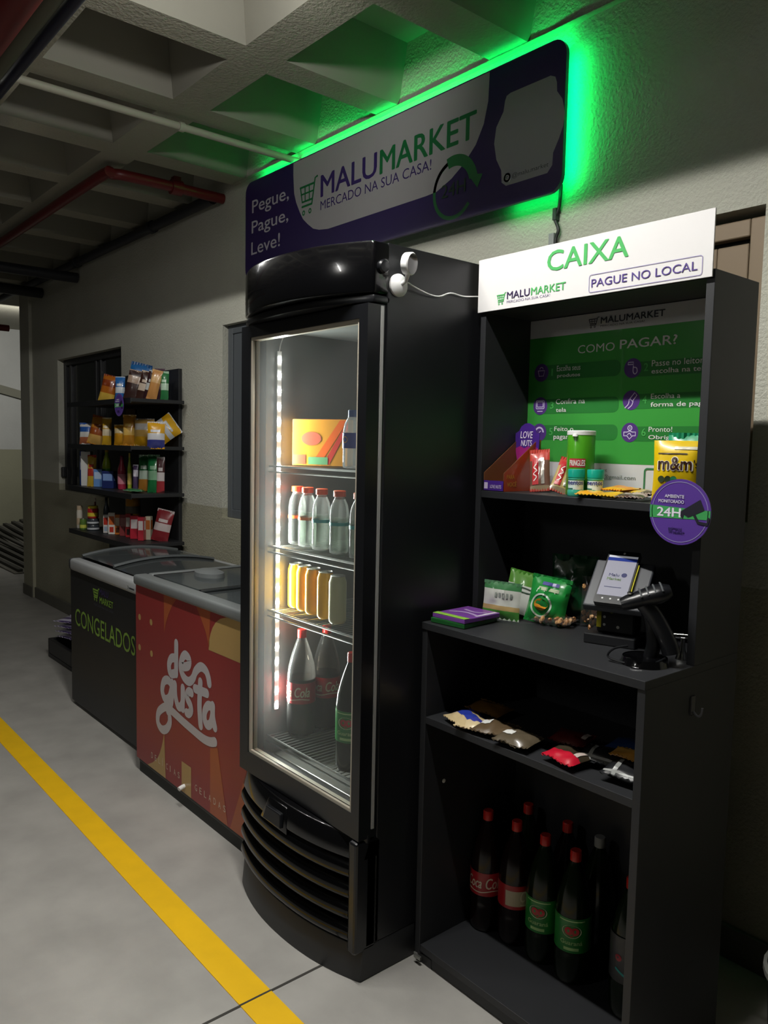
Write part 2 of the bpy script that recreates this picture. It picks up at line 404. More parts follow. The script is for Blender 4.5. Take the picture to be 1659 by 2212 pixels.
tag(o, 'dark pipe running along the top of the wall past the sign', 'pipe')
for x in (-5.0, -6.4): MB().tube([(x-0.02, 2.205, 2.88), (x+0.02, 2.205, 2.88)], 0.04, 10).build('clamp', DARKP, o, smooth=True)
o = MB().tube([(-7.4, -1.0, 2.78), (-7.4, 2.24, 2.78)], 0.045, 10).build('drain_pipe', DARKP, None, smooth=True)
tag(o, 'dark drain pipe meeting the wall far left, farther one', 'pipe')
o = MB().tube([(-6.5, -1.0, 2.78), (-6.5, 2.24, 2.78)], 0.04, 10).build('drain_pipe', DARKP, None, smooth=True)
tag(o, 'dark drain pipe meeting the wall far left, nearer the sign', 'pipe')
o = MB().tube([(-8.0, -1.5, 2.52), (-8.0, 2.12, 2.52)], 0.03, 10).build('fire_pipe', RED, None, smooth=True)
tag(o, 'dull red pipe ending at the pier by the far ramp', 'pipe')
o = MB().tube([(-9.3, 0.655, 2.70), (0.9, 0.655, 2.70)], 0.065, 16).build('main_pipe', RED, None, smooth=True)
tag(o, 'thick dark red pipe in the top corner of the photo', 'pipe')
o = MB().tube([(-9.3, 0.76, 2.74), (0.9, 0.76, 2.74)], 0.034, 14).build('water_pipe', mat('grey_green_pipe', '#5c5d4e', 0.5), None, smooth=True)
tag(o, 'olive grey pipe beside the thick red pipe', 'pipe')
o = MB().tube([(-9.3, 0.818, 2.735), (0.9, 0.818, 2.735)], 0.019, 10).build('cable_pipe', mat('blue_black_sleeve', '#23263a', 0.4), None, smooth=True)
tag(o, 'thin blue-black sleeve beside the olive pipe', 'pipe')
for lx, ly, lab in ((-1.5, 0.90, 'long black tube lamp under a ceiling rib just above the frame'), (-4.25, 0.90, 'added unseen black tube lamp beyond the left frame edge, brightening the left wall')):  # second fixture is added, to go with the left wall's extra light
  o = thing('tube_lamp', (lx, ly, 2.88), lab, 'lamp')

  mb = MB(); mb.box(-0.62, 0.62, -0.03, 0.03, 0.0, 0.05); mb.box(-0.62, 0.62, 0.028, 0.031, -0.03, 0.0); mb.build('housing', BLKM, o, local=True)
  MB().tube([(-0.6, 0, -0.016), (0.6, 0, -0.016)], 0.013, 12).build('tube', mat('lit_tube', '#ffffff', .4, emit=8.0), o, smooth=True, local=True)

o = thing('tube_lamp', (-2.15, -1.35, 2.65), 'long tube lamp hanging across the aisle behind the camera', 'lamp')
MB().box(-0.03, 0.03, -0.62, 0.62, 0.0, 0.05).build('housing', BLKM, o, local=True)
MB().tube([(0, -0.6, -0.016), (0, 0.6, -0.016)], 0.013, 12).build('tube', MATS['lit_tube'], o, smooth=True, local=True)
for y in (-0.5, 0.5): MB().tube([(0, y, 0.05), (0, y, 0.28)], 0.004, 6).build('hanger', BLKM, o, local=True)

# ================================================================== SHOP SIGN
def shop_sign():
    t = thing('shop_sign', (-2.73, 2.185, 2.365), 'large purple and white shop sign with green light glowing behind it', 'sign')
    x0, x1, z0, z1 = -3.765, -1.70, 2.36, 2.855
    out = fillet((x0, z0), (x1, z1), 0.055)
    MB().prism(out, lambda a, b: (a, 2.18, b), lambda a, b: (a, 2.195, b)).build('board', paint('#33245f', 0.35), t)
    for x in (-3.5, -2.0): MB().box(x-0.03, x+0.03, 2.195, 2.25, 2.42, 2.80).build('bracket', BLKM, t)
    S = front(2.18)
    mb = MB()
    S.poly(mb, [(-3.312, 2.850), (-3.312, 2.791), (-3.303, 2.705), (-3.285, 2.66), (-3.255, 2.611), (-3.225, 2.57), (-3.186, 2.54), (-3.14, 2.51), (-3.09, 2.495), (-3.02, 2.486), (-2.364, 2.486), (-2.303, 2.489), (-2.221, 2.52), (-2.156, 2.56), (-2.099, 2.612), (-2.062, 2.675), (-2.043, 2.75), (-2.04, 2.850)])
    mb.build('white_field', paint('#b9b7ba', 0.35), t)
    mb = MB(); S.text(mb, 'MALU', -3.083, -2.673, 2.638, 2.738, bold=0.035); mb.build('lettering', PURPLE, t)
    mb = MB(); S.text(mb, 'MARKET', -2.655, -2.098, 2.638, 2.738, bold=0.035); mb.build('lettering', paint('#1f7a45', 0.3), t)
    mb = MB(); S.text(mb, 'MERCADO NA SUA CASA!', -3.082, -2.336, 2.581, 2.622); mb.build('lettering', PURPLE, t)
    mb = MB(); cart(S, mb, -3.25, -3.125, 2.583, 2.74, 0.010); mb.build('cart_mark', MATS['print_1f7a45'], t)
    for s, a in (('Pegue,', (-3.697, -3.349, 2.672, 2.757)), ('Pague,', (-3.70, -3.352, 2.570, 2.652)), ('Leve!', (-3.703, -3.426, 2.480, 2.546))):
        mb = MB(); S.text(mb, s, a[0], a[1], a[2], a[3], bold=0.012); mb.build('lettering', paint('#cfcbd6', 0.35), t)
    mb = MB(); S.ring(mb, -2.21, 2.478, 0.098, 0.113, a0=0.9, a1=5.6); S.ring(mb, -2.21, 2.478, 0.084, 0.126, 0.0009, a0=0.2, a1=1.9)
    S.poly(mb, [(-2.06, 2.50), (-2.135, 2.515), (-2.085, 2.455)], 0.0012); mb.build('clock_arrow', paint('#2b7a43', 0.4), t)
    mb = MB(); S.text(mb, '24H', -2.275, -2.145, 2.455, 2.505, h=0.0012, bold=0.02); mb.build('lettering', paint('#26402f', 0.4), t)
    mb = MB()
    S.poly(mb, [(-1.962, 2.725), (-1.955, 2.74), (-1.937, 2.745), (-1.762, 2.745), (-1.742, 2.735), (-1.735, 2.715), (-1.733, 2.686), (-1.71, 2.655), (-1.697, 2.607), (-1.703, 2.565), (-1.718, 2.53), (-1.74, 2.49), (-1.742, 2.45), (-1.762, 2.429), (-1.945, 2.429), (-1.966, 2.445), (-1.97, 2.488), (-1.995, 2.532), (-2.008, 2.591), (-2.0, 2.645), (-1.968, 2.69)])
    mb.build('contact_card', paint('#a9adae', 0.4), t)
    mb = MB(); S.text(mb, '@malu.market', -1.918, -1.758, 2.446, 2.466); S.ring(mb, -1.941, 2.457, 0.009, 0.016)
    S.ring(mb, -1.941, 2.457, 0.003, 0.005); mb.build('lettering', paint('#3d4a43', 0.4), t)
    led = mat('green_led', (0.0, 1.0, 0.30), 0.5, emit=6.0)
    MB().box(x0+0.03, x1-0.03, 2.197, 2.203, z1-0.03, z1-0.02).build('led_strip', led, t)
    MB().box(x1-0.03, x1-0.02, 2.197, 2.203, z0+0.03, z1-0.03).build('led_strip', led, t)
    G = (0.0, 1.0, 0.13)
    for nm, loc, pw, sx, tgt, sy in (('top', (-2.72, 2.206, 2.846), 2.2, 1.98, (-2.72, 2.250, 2.892), 0.008), ('side', (-1.716, 2.205, 2.61), 0.9, 0.008, (-1.706, 2.25, 2.61), 0.42), ('low', (-1.84, 2.205, 2.372), 0.12, 0.24, (-1.84, 2.245, 2.352), 0.008)):
        lo = light('sign_glow_light', 'AREA', loc, pw, G, sx, tgt, sy=sy)
        if nm == 'top': lo.data.spread = 2.0
shop_sign()
o = MB().tube(spline([(-1.745, 2.235, 2.40), (-1.752, 2.238, 2.33), (-1.765, 2.236, 2.29), (-1.75, 2.236, 2.25), (-1.762, 2.236, 2.20), (-1.76, 2.236, 2.0)], 5), 0.006, 8).build('power_cord', mat('black_cord', '#1a1c1e', 0.5), None, smooth=True)
tag(o, 'thin dark cord hanging from the shop sign behind the white cashier sign', 'cord')
MB().box(-1.772, -1.758, 2.228, 2.25, 2.285, 2.325).build('tape', mat('dark_tape', '#2c3a34', 0.5), o)
o = tag(box('cord_cover', mat('pale_grey_trunking', '#9a9d9d', 0.5), None, -1.79, -1.767, 2.232, 2.25, 1.95, 2.245, 0.003), 'pale grey plastic trunking strip on the wall under the cord', 'trunking')

# ================================================================== FRIDGE
FX0, FX1 = -2.27, -1.62
def bulge(x, y_end, depth):
    s = (x-(FX0+FX1)/2)/((FX1-FX0)/2); return y_end-depth*(1-abs(s)**2.2)
def curved_slab(mb, z0, z1, y_end, depth, yb, n=24, lean0=0.0, lean1=0.0, x0=FX0, x1=FX1):
    pts = [(x0+(x1-x0)*k/n) for k in range(n+1)]
    lo = [(x, bulge(x, y_end+lean0, depth)) for x in pts]; hi = [(x, bulge(x, y_end+lean1, depth)) for x in pts]
    vs = [(x, y, z0) for x, y in lo]+[(x1, yb, z0), (x0, yb, z0)]+[(x, y, z1) for x, y in hi]+[(x1, yb, z1), (x0, yb, z1)]
    m = n+3; fs = [tuple(reversed(range(m))), tuple(range(m, 2*m))]+[(i, (i+1) % m, (i+1) % m+m, i+m) for i in range(m)]
    mb.add(vs, fs)
def fridge():
    t = thing('drinks_fridge', (-1.95, 1.65, 0), 'tall black upright drinks fridge with a lit glass door', 'fridge')
    IN = mat('grey_liner', '#6f7170', 0.35, var=0.08)
    b = MB()
    b.box(FX0, FX1, 1.965, 2.02, 0.10, 2.03); b.box(FX0, FX0+0.035, 1.365, 1.965, 0.10, 2.03); b.box(FX1-0.035, FX1, 1.365, 1.965, 0.10, 2.03)
    b.box(FX0+0.035, FX1-0.035, 1.365, 1.965, 1.87, 2.03); b.box(FX0+0.035, FX1-0.035, 1.365, 1.965, 0.10, 0.44)
    b.build('cabinet', mat('satin_black_sheet', '#17181b', 0.36, var=0.05), t, 0.002)
    l = MB(); x0, x1 = FX0+0.036, FX1-0.036
    l.box(x0, x0+0.004, 1.37, 1.96, 0.445, 1.865); l.box(x1-0.004, x1, 1.37, 1.96, 0.445, 1.865); l.box(x0, x1, 1.955, 1.962, 0.445, 1.865)
    l.box(x0, x1, 1.37, 1.96, 0.442, 0.448); l.box(x0, x1, 1.37, 1.96, 1.863, 1.868)
    l.build('liner', IN, t)
    mb = MB(); curved_slab(mb, 1.895, 2.03, 1.315, 0.088, 1.375); mb.build('canopy', GLOSS, t, 0.008, smooth=True)
    mb = MB(); curved_slab(mb, 1.872, 1.892, 1.318, 0.060, 1.375); mb.build('canopy_lip', SEMI, t, 0.004, smooth=True)
    pl = MB().lathe([(0.001, 0), (0.018, 0.0), (0.018, 0.008), (0.014, 0.012), (0.001, 0.013)], 18).build('canopy_plug', SEMI, t, smooth=True, local=True)
    pl.rotation_euler = (0, PI/2, 0); pl.location = (0.33, -0.305, 1.965)
    # door
    dx0, dx1, dz0, dz1, dy0, dy1 = -2.265, -1.62, 0.415, 1.868, 1.300, 1.358
    gx0, gx1, gz0, gz1 = -2.212, -1.656, 0.482, 1.832
    d = MB()
    for a in ((dx0, gx0, dz0, dz1), (gx1, dx1, dz0, dz1), (gx0, gx1, dz0, gz0), (gx0, gx1, gz1, dz1)): d.box(a[0], a[1], dy0, dy1, a[2], a[3])
    door = d.build('door', SEMI, t, 0.0)
    g = MB(); s = 0.010
    for a in ((gx0, gx0+s, gz0, gz1), (gx1-s, gx1, gz0, gz1), (gx0+s, gx1-s, gz0, gz0+s), (gx0+s, gx1-s, gz1-s, gz1)): g.box(a[0], a[1], dy0+0.004, dy0+0.03, a[2], a[3])
    g.build('gasket', mat('pale_gasket', '#a9a294', 0.35), door)
    MB().box(gx0+s, gx1-s, dy0+0.012, dy0+0.016, gz0+s, gz1-s).build('pane', GLASS, door)
    MB().box(dx1-0.001, dx1+0.003, 1.343, 1.352, 0.44, 1.865).build('edge_strip', STRIP, door)
    MB().tube([(-1.635, 1.335, 0.40), (-1.635, 1.335, 0.425)], 0.016, 12).build('hinge', SEMI, t, smooth=True)
    # wire shelves
    WIRE = mat('shelf_wire', '#9b9d9b', 0.3, 0.7)
    for z in (1.425, 1.160, 0.945, 0.515):
        m = MB()
        for k in range(2):
            y = 1.385+k*0.545; m.tube([(x0+0.006, y, z), (x1-0.006, y, z)], 0.0035, 6)
        for k in range(29):
            x = x0+0.01+(x1-x0-0.02)*k/28; m.tube([(x, 1.385, z), (x, 1.93, z)], 0.0016, 4)
        m.tube([(x0+0.006, 1.382, z-0.018), (x1-0.006, 1.382, z-0.018)], 0.003, 6)
        m.build('wire_shelf', WIRE, t)
    MB().box(x0+0.02, x1-0.02, 1.40, 1.90, 0.448, 0.456).build('drip_tray', mat('tray_grey', '#8a8a86', 0.25, 0.5), t, 0.003)
    # light strip up the left inner side
    led = mat('cold_white_led', (1.0, 0.98, 0.92), 0.5, emit=60.0)
    st = MB().box(x0+0.006, x0+0.012, 1.408, 1.424, 0.60, 1.80).build('light_strip', WPLA, t)
    bm = MB()
    for k in range(24):
        z = 1.772-k*(1.772-0.615)/23
        o = MB().box(x0+0.012, x0+0.016, 1.411, 1.421, z-0.006, z+0.006).build('led', led, st)
    MB().tube(spline([(x0+0.01, 1.416, 1.80), (x0+0.012, 1.42, 1.825), (x0+0.02, 1.43, 1.86)], 4), 0.002, 6).build('wire', WPLA, st)
    light('fridge_strip_light', 'AREA', (x0+0.02, 1.416, 1.20), 14, (0.95, 1.0, 0.93), 0.012, (-1.7, 1.52, 1.20), sy=1.16)
    # grille
    mb = MB(); curved_slab(mb, 0.10, 0.40, 1.335, 0.045, 1.375); mb.build('grille_back', mat('deep_black', '#050506', 0.6), t)
    for k in range(4):
        z0 = 0.108+k*0.062; mb = MB(); n = 24; sec = []
        for j in range(n+1):
            x = FX0+0.006+(FX1-FX0-0.042)*j/n
            yb = bulge(x, 1.318, 0.058)
            sec.append([(x, yb+0.012, z0), (x, yb-0.004, z0+0.004), (x, yb-0.010, z0+0.016), (x, yb-0.008, z0+0.034), (x, yb+0.004, z0+0.048), (x, yb+0.014, z0+0.050)])
        vs = [p for r in sec for p in r]; fs = []
        for j in range(n):
            for i in range(6): i2 = (i+1) % 6; fs.append((j*6+i, (j+1)*6+i, (j+1)*6+i2, j*6+i2))
        fs += [tuple(range(6)), tuple(reversed(range(n*6, n*6+6)))]
        mb.add(vs, fs); mb.build('louver', mat('louver_black', '#060607', 0.13, spec=0.3), t, smooth=True)
    mb = MB(); curved_slab(mb, 0.350, 0.412, 1.318, 0.060, 1.375, lean0=-0.004, lean1=0.018); mb.build('grille_top', GLOSS, t, 0.006, smooth=True)
    mb = MB(); mb.box(-1.655, FX1, 1.292, 1.37, 0.085, 0.41); mb.build('grille_end', SEMI, t, 0.008)
    MB().hexa([(-2.06, 1.255, 0.335), (-1.90, 1.250, 0.335), (-1.92, 1.30, 0.335), (-2.04, 1.30, 0.335), (-2.03, 1.268, 0.405), (-1.93, 1.268, 0.405), (-1.93, 1.30, 0.405), (-2.03, 1.30, 0.405)]).build('handle', GLOSS, t, 0.004, smooth=True)
    MB().hexa([(-2.03, 1.245, 0.345), (-1.93, 1.245, 0.345), (-1.93, 1.26, 0.345), (-2.03, 1.26, 0.345), (-2.02, 1.252, 0.385), (-1.94, 1.252, 0.385), (-1.94, 1.268, 0.385), (-2.02, 1.268, 0.385)]).build('badge', SEMI, t, 0.003)
    mb = MB(); curved_slab(mb, 0.0, 0.10, 1.318, 0.060, 1.52, lean0=-0.004, lean1=0.006); mb.build('plinth', mat('dark_plinth', '#222325', 0.5), t, 0.004, smooth=True)
    MB().box(FX0+0.01, FX1-0.01, 1.5, 2.0, 0.0, 0.10).build('foot', BLKM, t)
    return t
FR = fridge()

# white camera on the fridge side
o = thing('security_camera', (-1.62, 1.40, 1.925), 'small round white camera stuck on the black fridge side', 'camera')
MB().lathe([(0.030, 0.0), (0.030, 0.006), (0.024, 0.012), (0.008, 0.018)], 28).build('base', WPLA, o, smooth=True, local=True)
o.children[-1].rotation_euler = (0, PI/2, 0)
MB().tube([(0.012, 0, 0.0), (0.028, 0.002, 0.008), (0.036, 0.004, 0.026)], 0.006, 10).build('stem', WPLA, o, smooth=True, local=True)
hd = MB().lathe([(0.020, -0.012), (0.028, -0.008), (0.0295, 0.010), (0.027, 0.013)], 28).build('head', WPLA, o, smooth=True, local=True)
hd.location = (0.036, 0.004, 0.052)
hd.rotation_euler = Vector((0.84, 0.30, -0.12)).to_track_quat('Z', 'Y').to_euler()
lens = MB().lathe([(0.0265, 0.0125), (0.0265, 0.0135), (0.012, 0.0155), (0.001, 0.016)], 28).build('lens', GLOSS, hd, smooth=True, local=True)
o = MB().tube(spline([(-1.592, 1.412, 1.930), (-1.60, 1.44, 1.925), (-1.608, 1.50, 1.915), (-1.612, 1.545, 1.915), (-1.612, 1.59, 1.93), (-1.612, 1.64, 1.928), (-1.612, 1.70, 1.935), (-1.607, 1.76, 1.94)], 5), 0.0022, 8).build('camera_cable', WPLA, None, smooth=True)
tag(o, 'thin white cable running from the round camera to the cashier sign', 'cable')

# ================================================================== CHEST FREEZERS
def freezers():
    RIM = mat('grey_rim_plastic', '#75797a', 0.45)
    t = thing('chest_freezer', (-2.9, 1.75, 0), 'red chest freezer with white hand lettering beside the drinks fridge', 'freezer')
    x0, x1, yf, yb = -3.375, -2.40, 1.405, 2.12
    MB().box(x0+0.006, x1, yf+0.006, yb, 0.045, 0.875).build('cabinet', mat('dark_green_sheet', '#1e2421', 0.5), t, 0.008)
    MB().box(x0, x1, yf, yf+0.006, 0.066, 0.862).build('front_panel', paint('#8f2f2e', 0.35, var=0.05, vscale=2), t)
    MB().box(x0+0.01, x1, yf+0.01, yb, 0.0, 0.06).build('plinth', mat('green_black_base', '#171c19', 0.6), t)
    r = MB()
    r.box(x0-0.006, x1+0.004, yf-0.012, yf+0.055, 0.86, 0.905); r.box(x0-0.006, x1+0.004, yb-0.055, yb+0.005, 0.86, 0.905)
    r.box(x0-0.006, x0+0.05, yf+0.055, yb-0.055, 0.86, 0.905); r.box(x1-0.05, x1+0.004, yf+0.055, yb-0.055, 0.86, 0.905)
    r.build('rim', RIM, t, 0.012, smooth=True, seg=3)
    GL = clear_mat('lid_glass', (0.55, 0.6, 0.6), 0.35, 0.08, 0.25, (0.30, 0.33, 0.34))
    for a, b, z in ((x0+0.075, x0+0.52, 0.898), (x0+0.48, x1-0.055, 0.888)):
        MB().box(a, b, yf+0.06, yb-0.06, z, z+0.006).build('lid', GL, t)
    for a in (x0+0.055, x0+0.49): MB().box(a, a+0.022, yf+0.058, yb-0.058, 0.889, 0.905).build('lid_frame', BLKM, t, 0.003)
    hd = MB().lathe([(0.001, 0.0), (0.055, 0.0), (0.052, 0.022), (0.035, 0.03), (0.001, 0.030)], 24).build('lid_handle', RIM, t, smooth=True, local=True)
    hd.location = (-0.27, -0.09, 0.895); hd.scale = (1.7, 1.1, 1.2)
    MB().box(x0+0.06, x1-0.06, yf+0.07, yb-0.07, 0.45, 0.47).build('basket_floor', mat('frost_white', '#8d9494', 0.6, var=0.3, vscale=14), t)
    S = front(yf)
    OR = paint('#a6552f', 0.35); TAN = paint('#b3935a', 0.35); CR = paint('#bdb8bd', 0.35)
    mb = MB()
    S.poly(mb, [(-3.083, 0.861), (-2.961, 0.861), (-3.0, 0.828), (-3.035, 0.786), (-3.063, 0.743), (-3.08, 0.694)])
    mb.build('orange_shape', OR, t)
    for pts in ([(-2.79, 0.861), (-2.673, 0.861), (-2.683, 0.717), (-2.709, 0.77), (-2.744, 0.813)], [(-2.673, 0.325), (-2.614, 0.344), (-2.532, 0.067), (-2.672, 0.067)], [(-2.41, 0.30), (-2.516, 0.067), (-2.41, 0.067)]):
        mb = MB(); S.poly(mb, pts); mb.build('orange_shape', OR, t)
    mb = MB()
    S.poly(mb, [(-2.686, 0.708), (-2.684, 0.74), (-2.672, 0.772), (-2.655, 0.80), (-2.63, 0.825), (-2.596, 0.845), (-2.55, 0.858), (-2.511, 0.860), (-2.41, 0.860), (-2.41, 0.711)]); mb.build('tan_shape', TAN, t); mb = MB()
    S.poly(mb, [(-3.083, 0.268), (-3.092, 0.235), (-3.109, 0.195), (-3.128, 0.16), (-3.152, 0.13), (-3.20, 0.095), (-3.257, 0.067), (-3.07, 0.067)])
    mb.build('tan_shape', TAN, t); mb = MB(); S.quad(mb, -2.918, -2.832, 0.067, 0.194); mb.build('tan_shape', TAN, t)
    for u, v in ((-3.333, 0.718), (-3.212, 0.717), (-3.335, 0.581), (-3.209, 0.579)): mb = MB(); S.disc(mb, u, v, 0.014); mb.build('tan_dot', TAN, t)
    mb = MB(); W = 0.037
    for pts in ([(-2.964, 0.676), (-2.966, 0.548)], [(-2.972, 0.612), (-3.012, 0.602), (-3.034, 0.570), (-3.020, 0.537), (-2.972, 0.548)],
        [(-2.917, 0.588), (-2.858, 0.606), (-2.850, 0.634), (-2.885, 0.645), (-2.917, 0.617), (-2.924, 0.580), (-2.898, 0.551), (-2.853, 0.543), (-2.816, 0.565), (-2.792, 0.600), (-2.750, 0.627), (-2.709, 0.622), (-2.688, 0.600), (-2.680, 0.578)],
        [(-3.010, 0.490), (-3.045, 0.502), (-3.085, 0.485), (-3.100, 0.442), (-3.074, 0.414), (-3.032, 0.430), (-3.010, 0.470)],
        [(-3.004, 0.500), (-3.007, 0.446), (-3.021, 0.402), (-3.087, 0.373), (-3.138, 0.337), (-3.145, 0.292), (-3.106, 0.272), (-3.060, 0.287), (-3.030, 0.319), (-3.028, 0.345)], [(-3.046, 0.368), (-3.02, 0.379), (-2.983, 0.376), (-2.905, 0.364), (-2.816, 0.354), (-2.731, 0.346), (-2.673, 0.350), (-2.634, 0.362)],
        [(-2.978, 0.500), (-2.974, 0.455), (-2.952, 0.418), (-2.925, 0.420), (-2.906, 0.448), (-2.905, 0.503)], [(-2.905, 0.503), (-2.907, 0.417)],
        [(-2.828, 0.503), (-2.851, 0.502), (-2.868, 0.484), (-2.860, 0.466), (-2.838, 0.450), (-2.832, 0.430), (-2.851, 0.412), (-2.872, 0.410)],
        [(-2.752, 0.566), (-2.760, 0.470), (-2.750, 0.392)], [(-2.798, 0.528), (-2.700, 0.534)],
        [(-2.655, 0.492), (-2.690, 0.488), (-2.716, 0.459), (-2.718, 0.427), (-2.697, 0.410), (-2.668, 0.424), (-2.652, 0.461)], [(-2.652, 0.498), (-2.651, 0.456), (-2.634, 0.418)]):
        S.stroke(mb, pts, W)
    mb.build('lettering', CR, t)
    mb = MB()
    for i, ch in enumerate('DEL\u00cdCIAS'):
        u = -3.215+i*0.0375; S.text(mb, ch, u, u+(0.006 if ch in 'I\u00cd' else 0.017), 0.112, 0.138 if ch != '\u00cd' else 0.146, h=0.0012)
    for i, ch in enumerate('GELADAS'):
        u = -2.798+i*0.0385; S.text(mb, ch, u, u+0.018, 0.113, 0.139, h=0.0012)
    mb.build('lettering', paint('#cdbfae', 0.4), t)
    MB().tube([(-2.893, 1.41, 0.097), (-2.892, 1.395, 0.095), (-2.889, 1.378, 0.091)], 0.009, 12).build('drain_spout', WPLA, t, smooth=True)
    # ---- the one behind it
    t = thing('chest_freezer', (-4.02, 1.8, 0), 'black chest freezer with green lettering and a domed glass top', 'freezer')
    x0, x1, yf, yb = -4.495, -3.40, 1.49, 2.14
    MB().box(x0, x1, yf, yb, 0.02, 0.785).build('cabinet', mat('black_sheet', '#1a1b1d', 0.45), t, 0.006)
    RL = mat('pale_rim_plastic', '#a9abad', 0.4)
    MB().box(x0+0.03, x1, yf-0.014, yf+0.05, 0.772, 0.838).build('rim', RL, t, 0.016, smooth=True, seg=3)
    MB().box(x0-0.006, x0+0.045, yf-0.010, yb, 0.772, 0.835).build('end_cap', mat('dark_grey_cap', '#3a3c3e', 0.5), t, 0.014, smooth=True)
    MB().box(x0+0.04, x1, yb-0.03, yb+0.004, 0.77, 0.836).build('back_rail', RL, t, 0.006)
    def arc(y): s = (y-(yf+yb)/2)/((yb-yf)/2); return 0.832+0.042*(1-s*s)
    n = 14; yy = [yf+0.05+(yb-yf-0.08)*k/n for k in range(n+1)]
    for a, b, dz in ((x0+0.05, x0+0.53, 0.004), (x0+0.50, x1-0.02, -0.004)):
        MB().grid(lambda u, v: (a+(b-a)*u, yf+0.05+(yb-yf-0.08)*v, arc(yf+0.05+(yb-yf-0.08)*v)+dz), 1, n).build('lid', GL, t, smooth=True)
    for a in (x0+0.045, x0+0.505):
        MB().tube([(a+0.01, y, arc(y)+0.004) for y in yy], 0.011, 6).build('lid_frame', mat('smoke_frame', '#55595b', 0.4), t)
    MB().box(x0+0.06, x1-0.06, yf+0.06, yb-0.06, 0.66, 0.68).build('basket_floor', MATS['frost_white'], t)
    S = front(yf); LG = paint('#7fa63f', 0.4)
    mb = MB(); S.text(mb, 'CONGELADOS', -4.417, -3.587, 0.468, 0.565, bold=0.012); mb.build('lettering', LG, t)
    mb = MB(); cart(S, mb, -4.137, -4.062, 0.655, 0.722, 0.008); S.text(mb, 'MARKET', -4.045, -3.861, 0.652, 0.686, bold=0.03); mb.build('lettering', LG, t)
    mb = MB(); S.text(mb, 'MALU', -4.045, -3.925, 0.696, 0.728, bold=0.02); mb.build('lettering', paint('#3f3360', 0.4), t)
    mb = MB(); S.text(mb, 'MERCADO NA SUA CASA!', -4.13, -3.861, 0.628, 0.640); mb.build('lettering', paint('#4b4b58', 0.4), t)
    mb = MB(); S.f = lambda u, v, h: (u, yf-0.014-h, v); S.stroke(mb, [(-3.64, 0.806), (-3.632, 0.798), (-3.64, 0.792)], 0.004, smooth=False)
    for k in range(5): S.stroke(mb, [(-3.62+k*0.012, 0.797), (-3.613+k*0.012, 0.797)], 0.007, smooth=False)
    mb.build('maker_mark', paint('#33363c', 0.4), t)
freezers()
# low crate with a purple striped sack behind the black freezer
t = thing('bottle_crate', (-5.33, 1.86, 0), 'low black crate on the floor left of the black freezer', 'crate')
MB().box(-5.57, -5.09, 1.69, 2.0, 0.0, 0.03).build('floor_board', BLKM, t, 0.004)
for a in ((-5.57, -5.545, 1.69, 2.0), (-5.115, -5.09, 1.69, 2.0), (-5.545, -5.115, 1.69, 1.715), (-5.545, -5.115, 1.975, 2.0)):
    MB().box(a[0], a[1], a[2], a[3], 0.03, 0.13).build('side_panel', BLKM, t, 0.004)
# ================================================================== PACKAGES: builders
def pouch(name, w, h, d, cols, label, cat, group=None, loc=(0, 0, 0), rot=(0, 0, 0), seed=1, bands=None, seal=None, seal2=None, rough=0.28, top=True, nx=14, ny=16, wr=0.10, mats=None):
    """soft sealed pack standing on its lower edge, printed side to -y; bands = [(v0, v1, material index)]"""
    def pt(a, b, sgn):
        u = 2*a-1; e = max(0.0, 1-abs(u)**2.6); q = max(0.0, math.sin(PI*min(1, max(0, (b-0.03)/0.94))))**0.55
        t = d/2*e**0.5*q
        nn = noise.noise(Vector((u*1.9+seed*3.1, b*2.6, seed*7.7)))*wr*d + noise.noise(Vector((u*5+seed, b*6, seed)))*wr*0.45*d
        pin = 1-0.05*math.sin(PI*b)*(1-abs(u))-0.04*math.sin(PI*b)
        edge = 1-(1-e)*0.0
        return Vector((u*w/2*pin, sgn*(-t)+nn*e*q, b*h))
    mb = MB()
    for sgn in (1, -1):
        vs = [pt(i/nx, j/ny, sgn) for j in range(ny+1) for i in range(nx+1)]; base = len(mb.v); mb.v += [tuple(p) for p in vs]
        for j in range(ny):
            mi = 0
            for b0, b1, k in (bands or []):
                if b0 <= (j+0.5)/ny < b1: mi = k
            for i in range(nx):
                q = (base+j*(nx+1)+i, base+j*(nx+1)+i+1, base+(j+1)*(nx+1)+i+1, base+(j+1)*(nx+1)+i)
                mb.f.append(q if sgn == 1 else tuple(reversed(q))); mb.m.append(mi)
    ms = mats or [paint(c, rough, coat=0.35) for c in cols]
    o = mb.build(name, ms, None, smooth=True); o.location = loc; o.rotation_euler = rot
    tag(o, label, cat, group)
    sl = h*0.055
    def strip(z0, z1, c):
        n = 16; m = MB(); vs = []
        for k in range(n+1):
            x = (2*k/n-1)*w*0.5; yy = (0.0016 if k % 2 else -0.0016)+0.012*d/0.05*noise.noise(Vector((x*30+seed, z0*9, 1)))
            vs += [(x, yy-0.0008, z0), (x, yy-0.0008, z1), (x, yy+0.0008, z0), (x, yy+0.0008, z1)]
        fs = []
        for k in range(n):
            b = 4*k; fs += [(b, b+4, b+5, b+1), (b+2, b+3, b+7, b+6), (b+1, b+5, b+7, b+3), (b, b+2, b+6, b+4)]
        m.add(vs, fs); return m.build('seal', c, o, local=True)
    if seal is not None: strip(-sl*0.2, sl, paint(seal, 0.3, coat=0.3))
    if top and (seal2 or seal) is not None: strip(h-sl, h+sl*0.6, paint(seal2 or seal, 0.3, coat=0.3))
    o2 = Sheet(lambda u, v, hh: pt(min(1, max(0, u/w+0.5)), min(1, max(0, v/h)), 1)+Vector((0, -hh-0.0006, 0)))
    return o, o2
def decal(o, S, name, col, fn, rough=0.35):
    mb = MB(); fn(S, mb); return mb.build(name, col if not isinstance(col, str) else paint(col, rough), o, local=True)
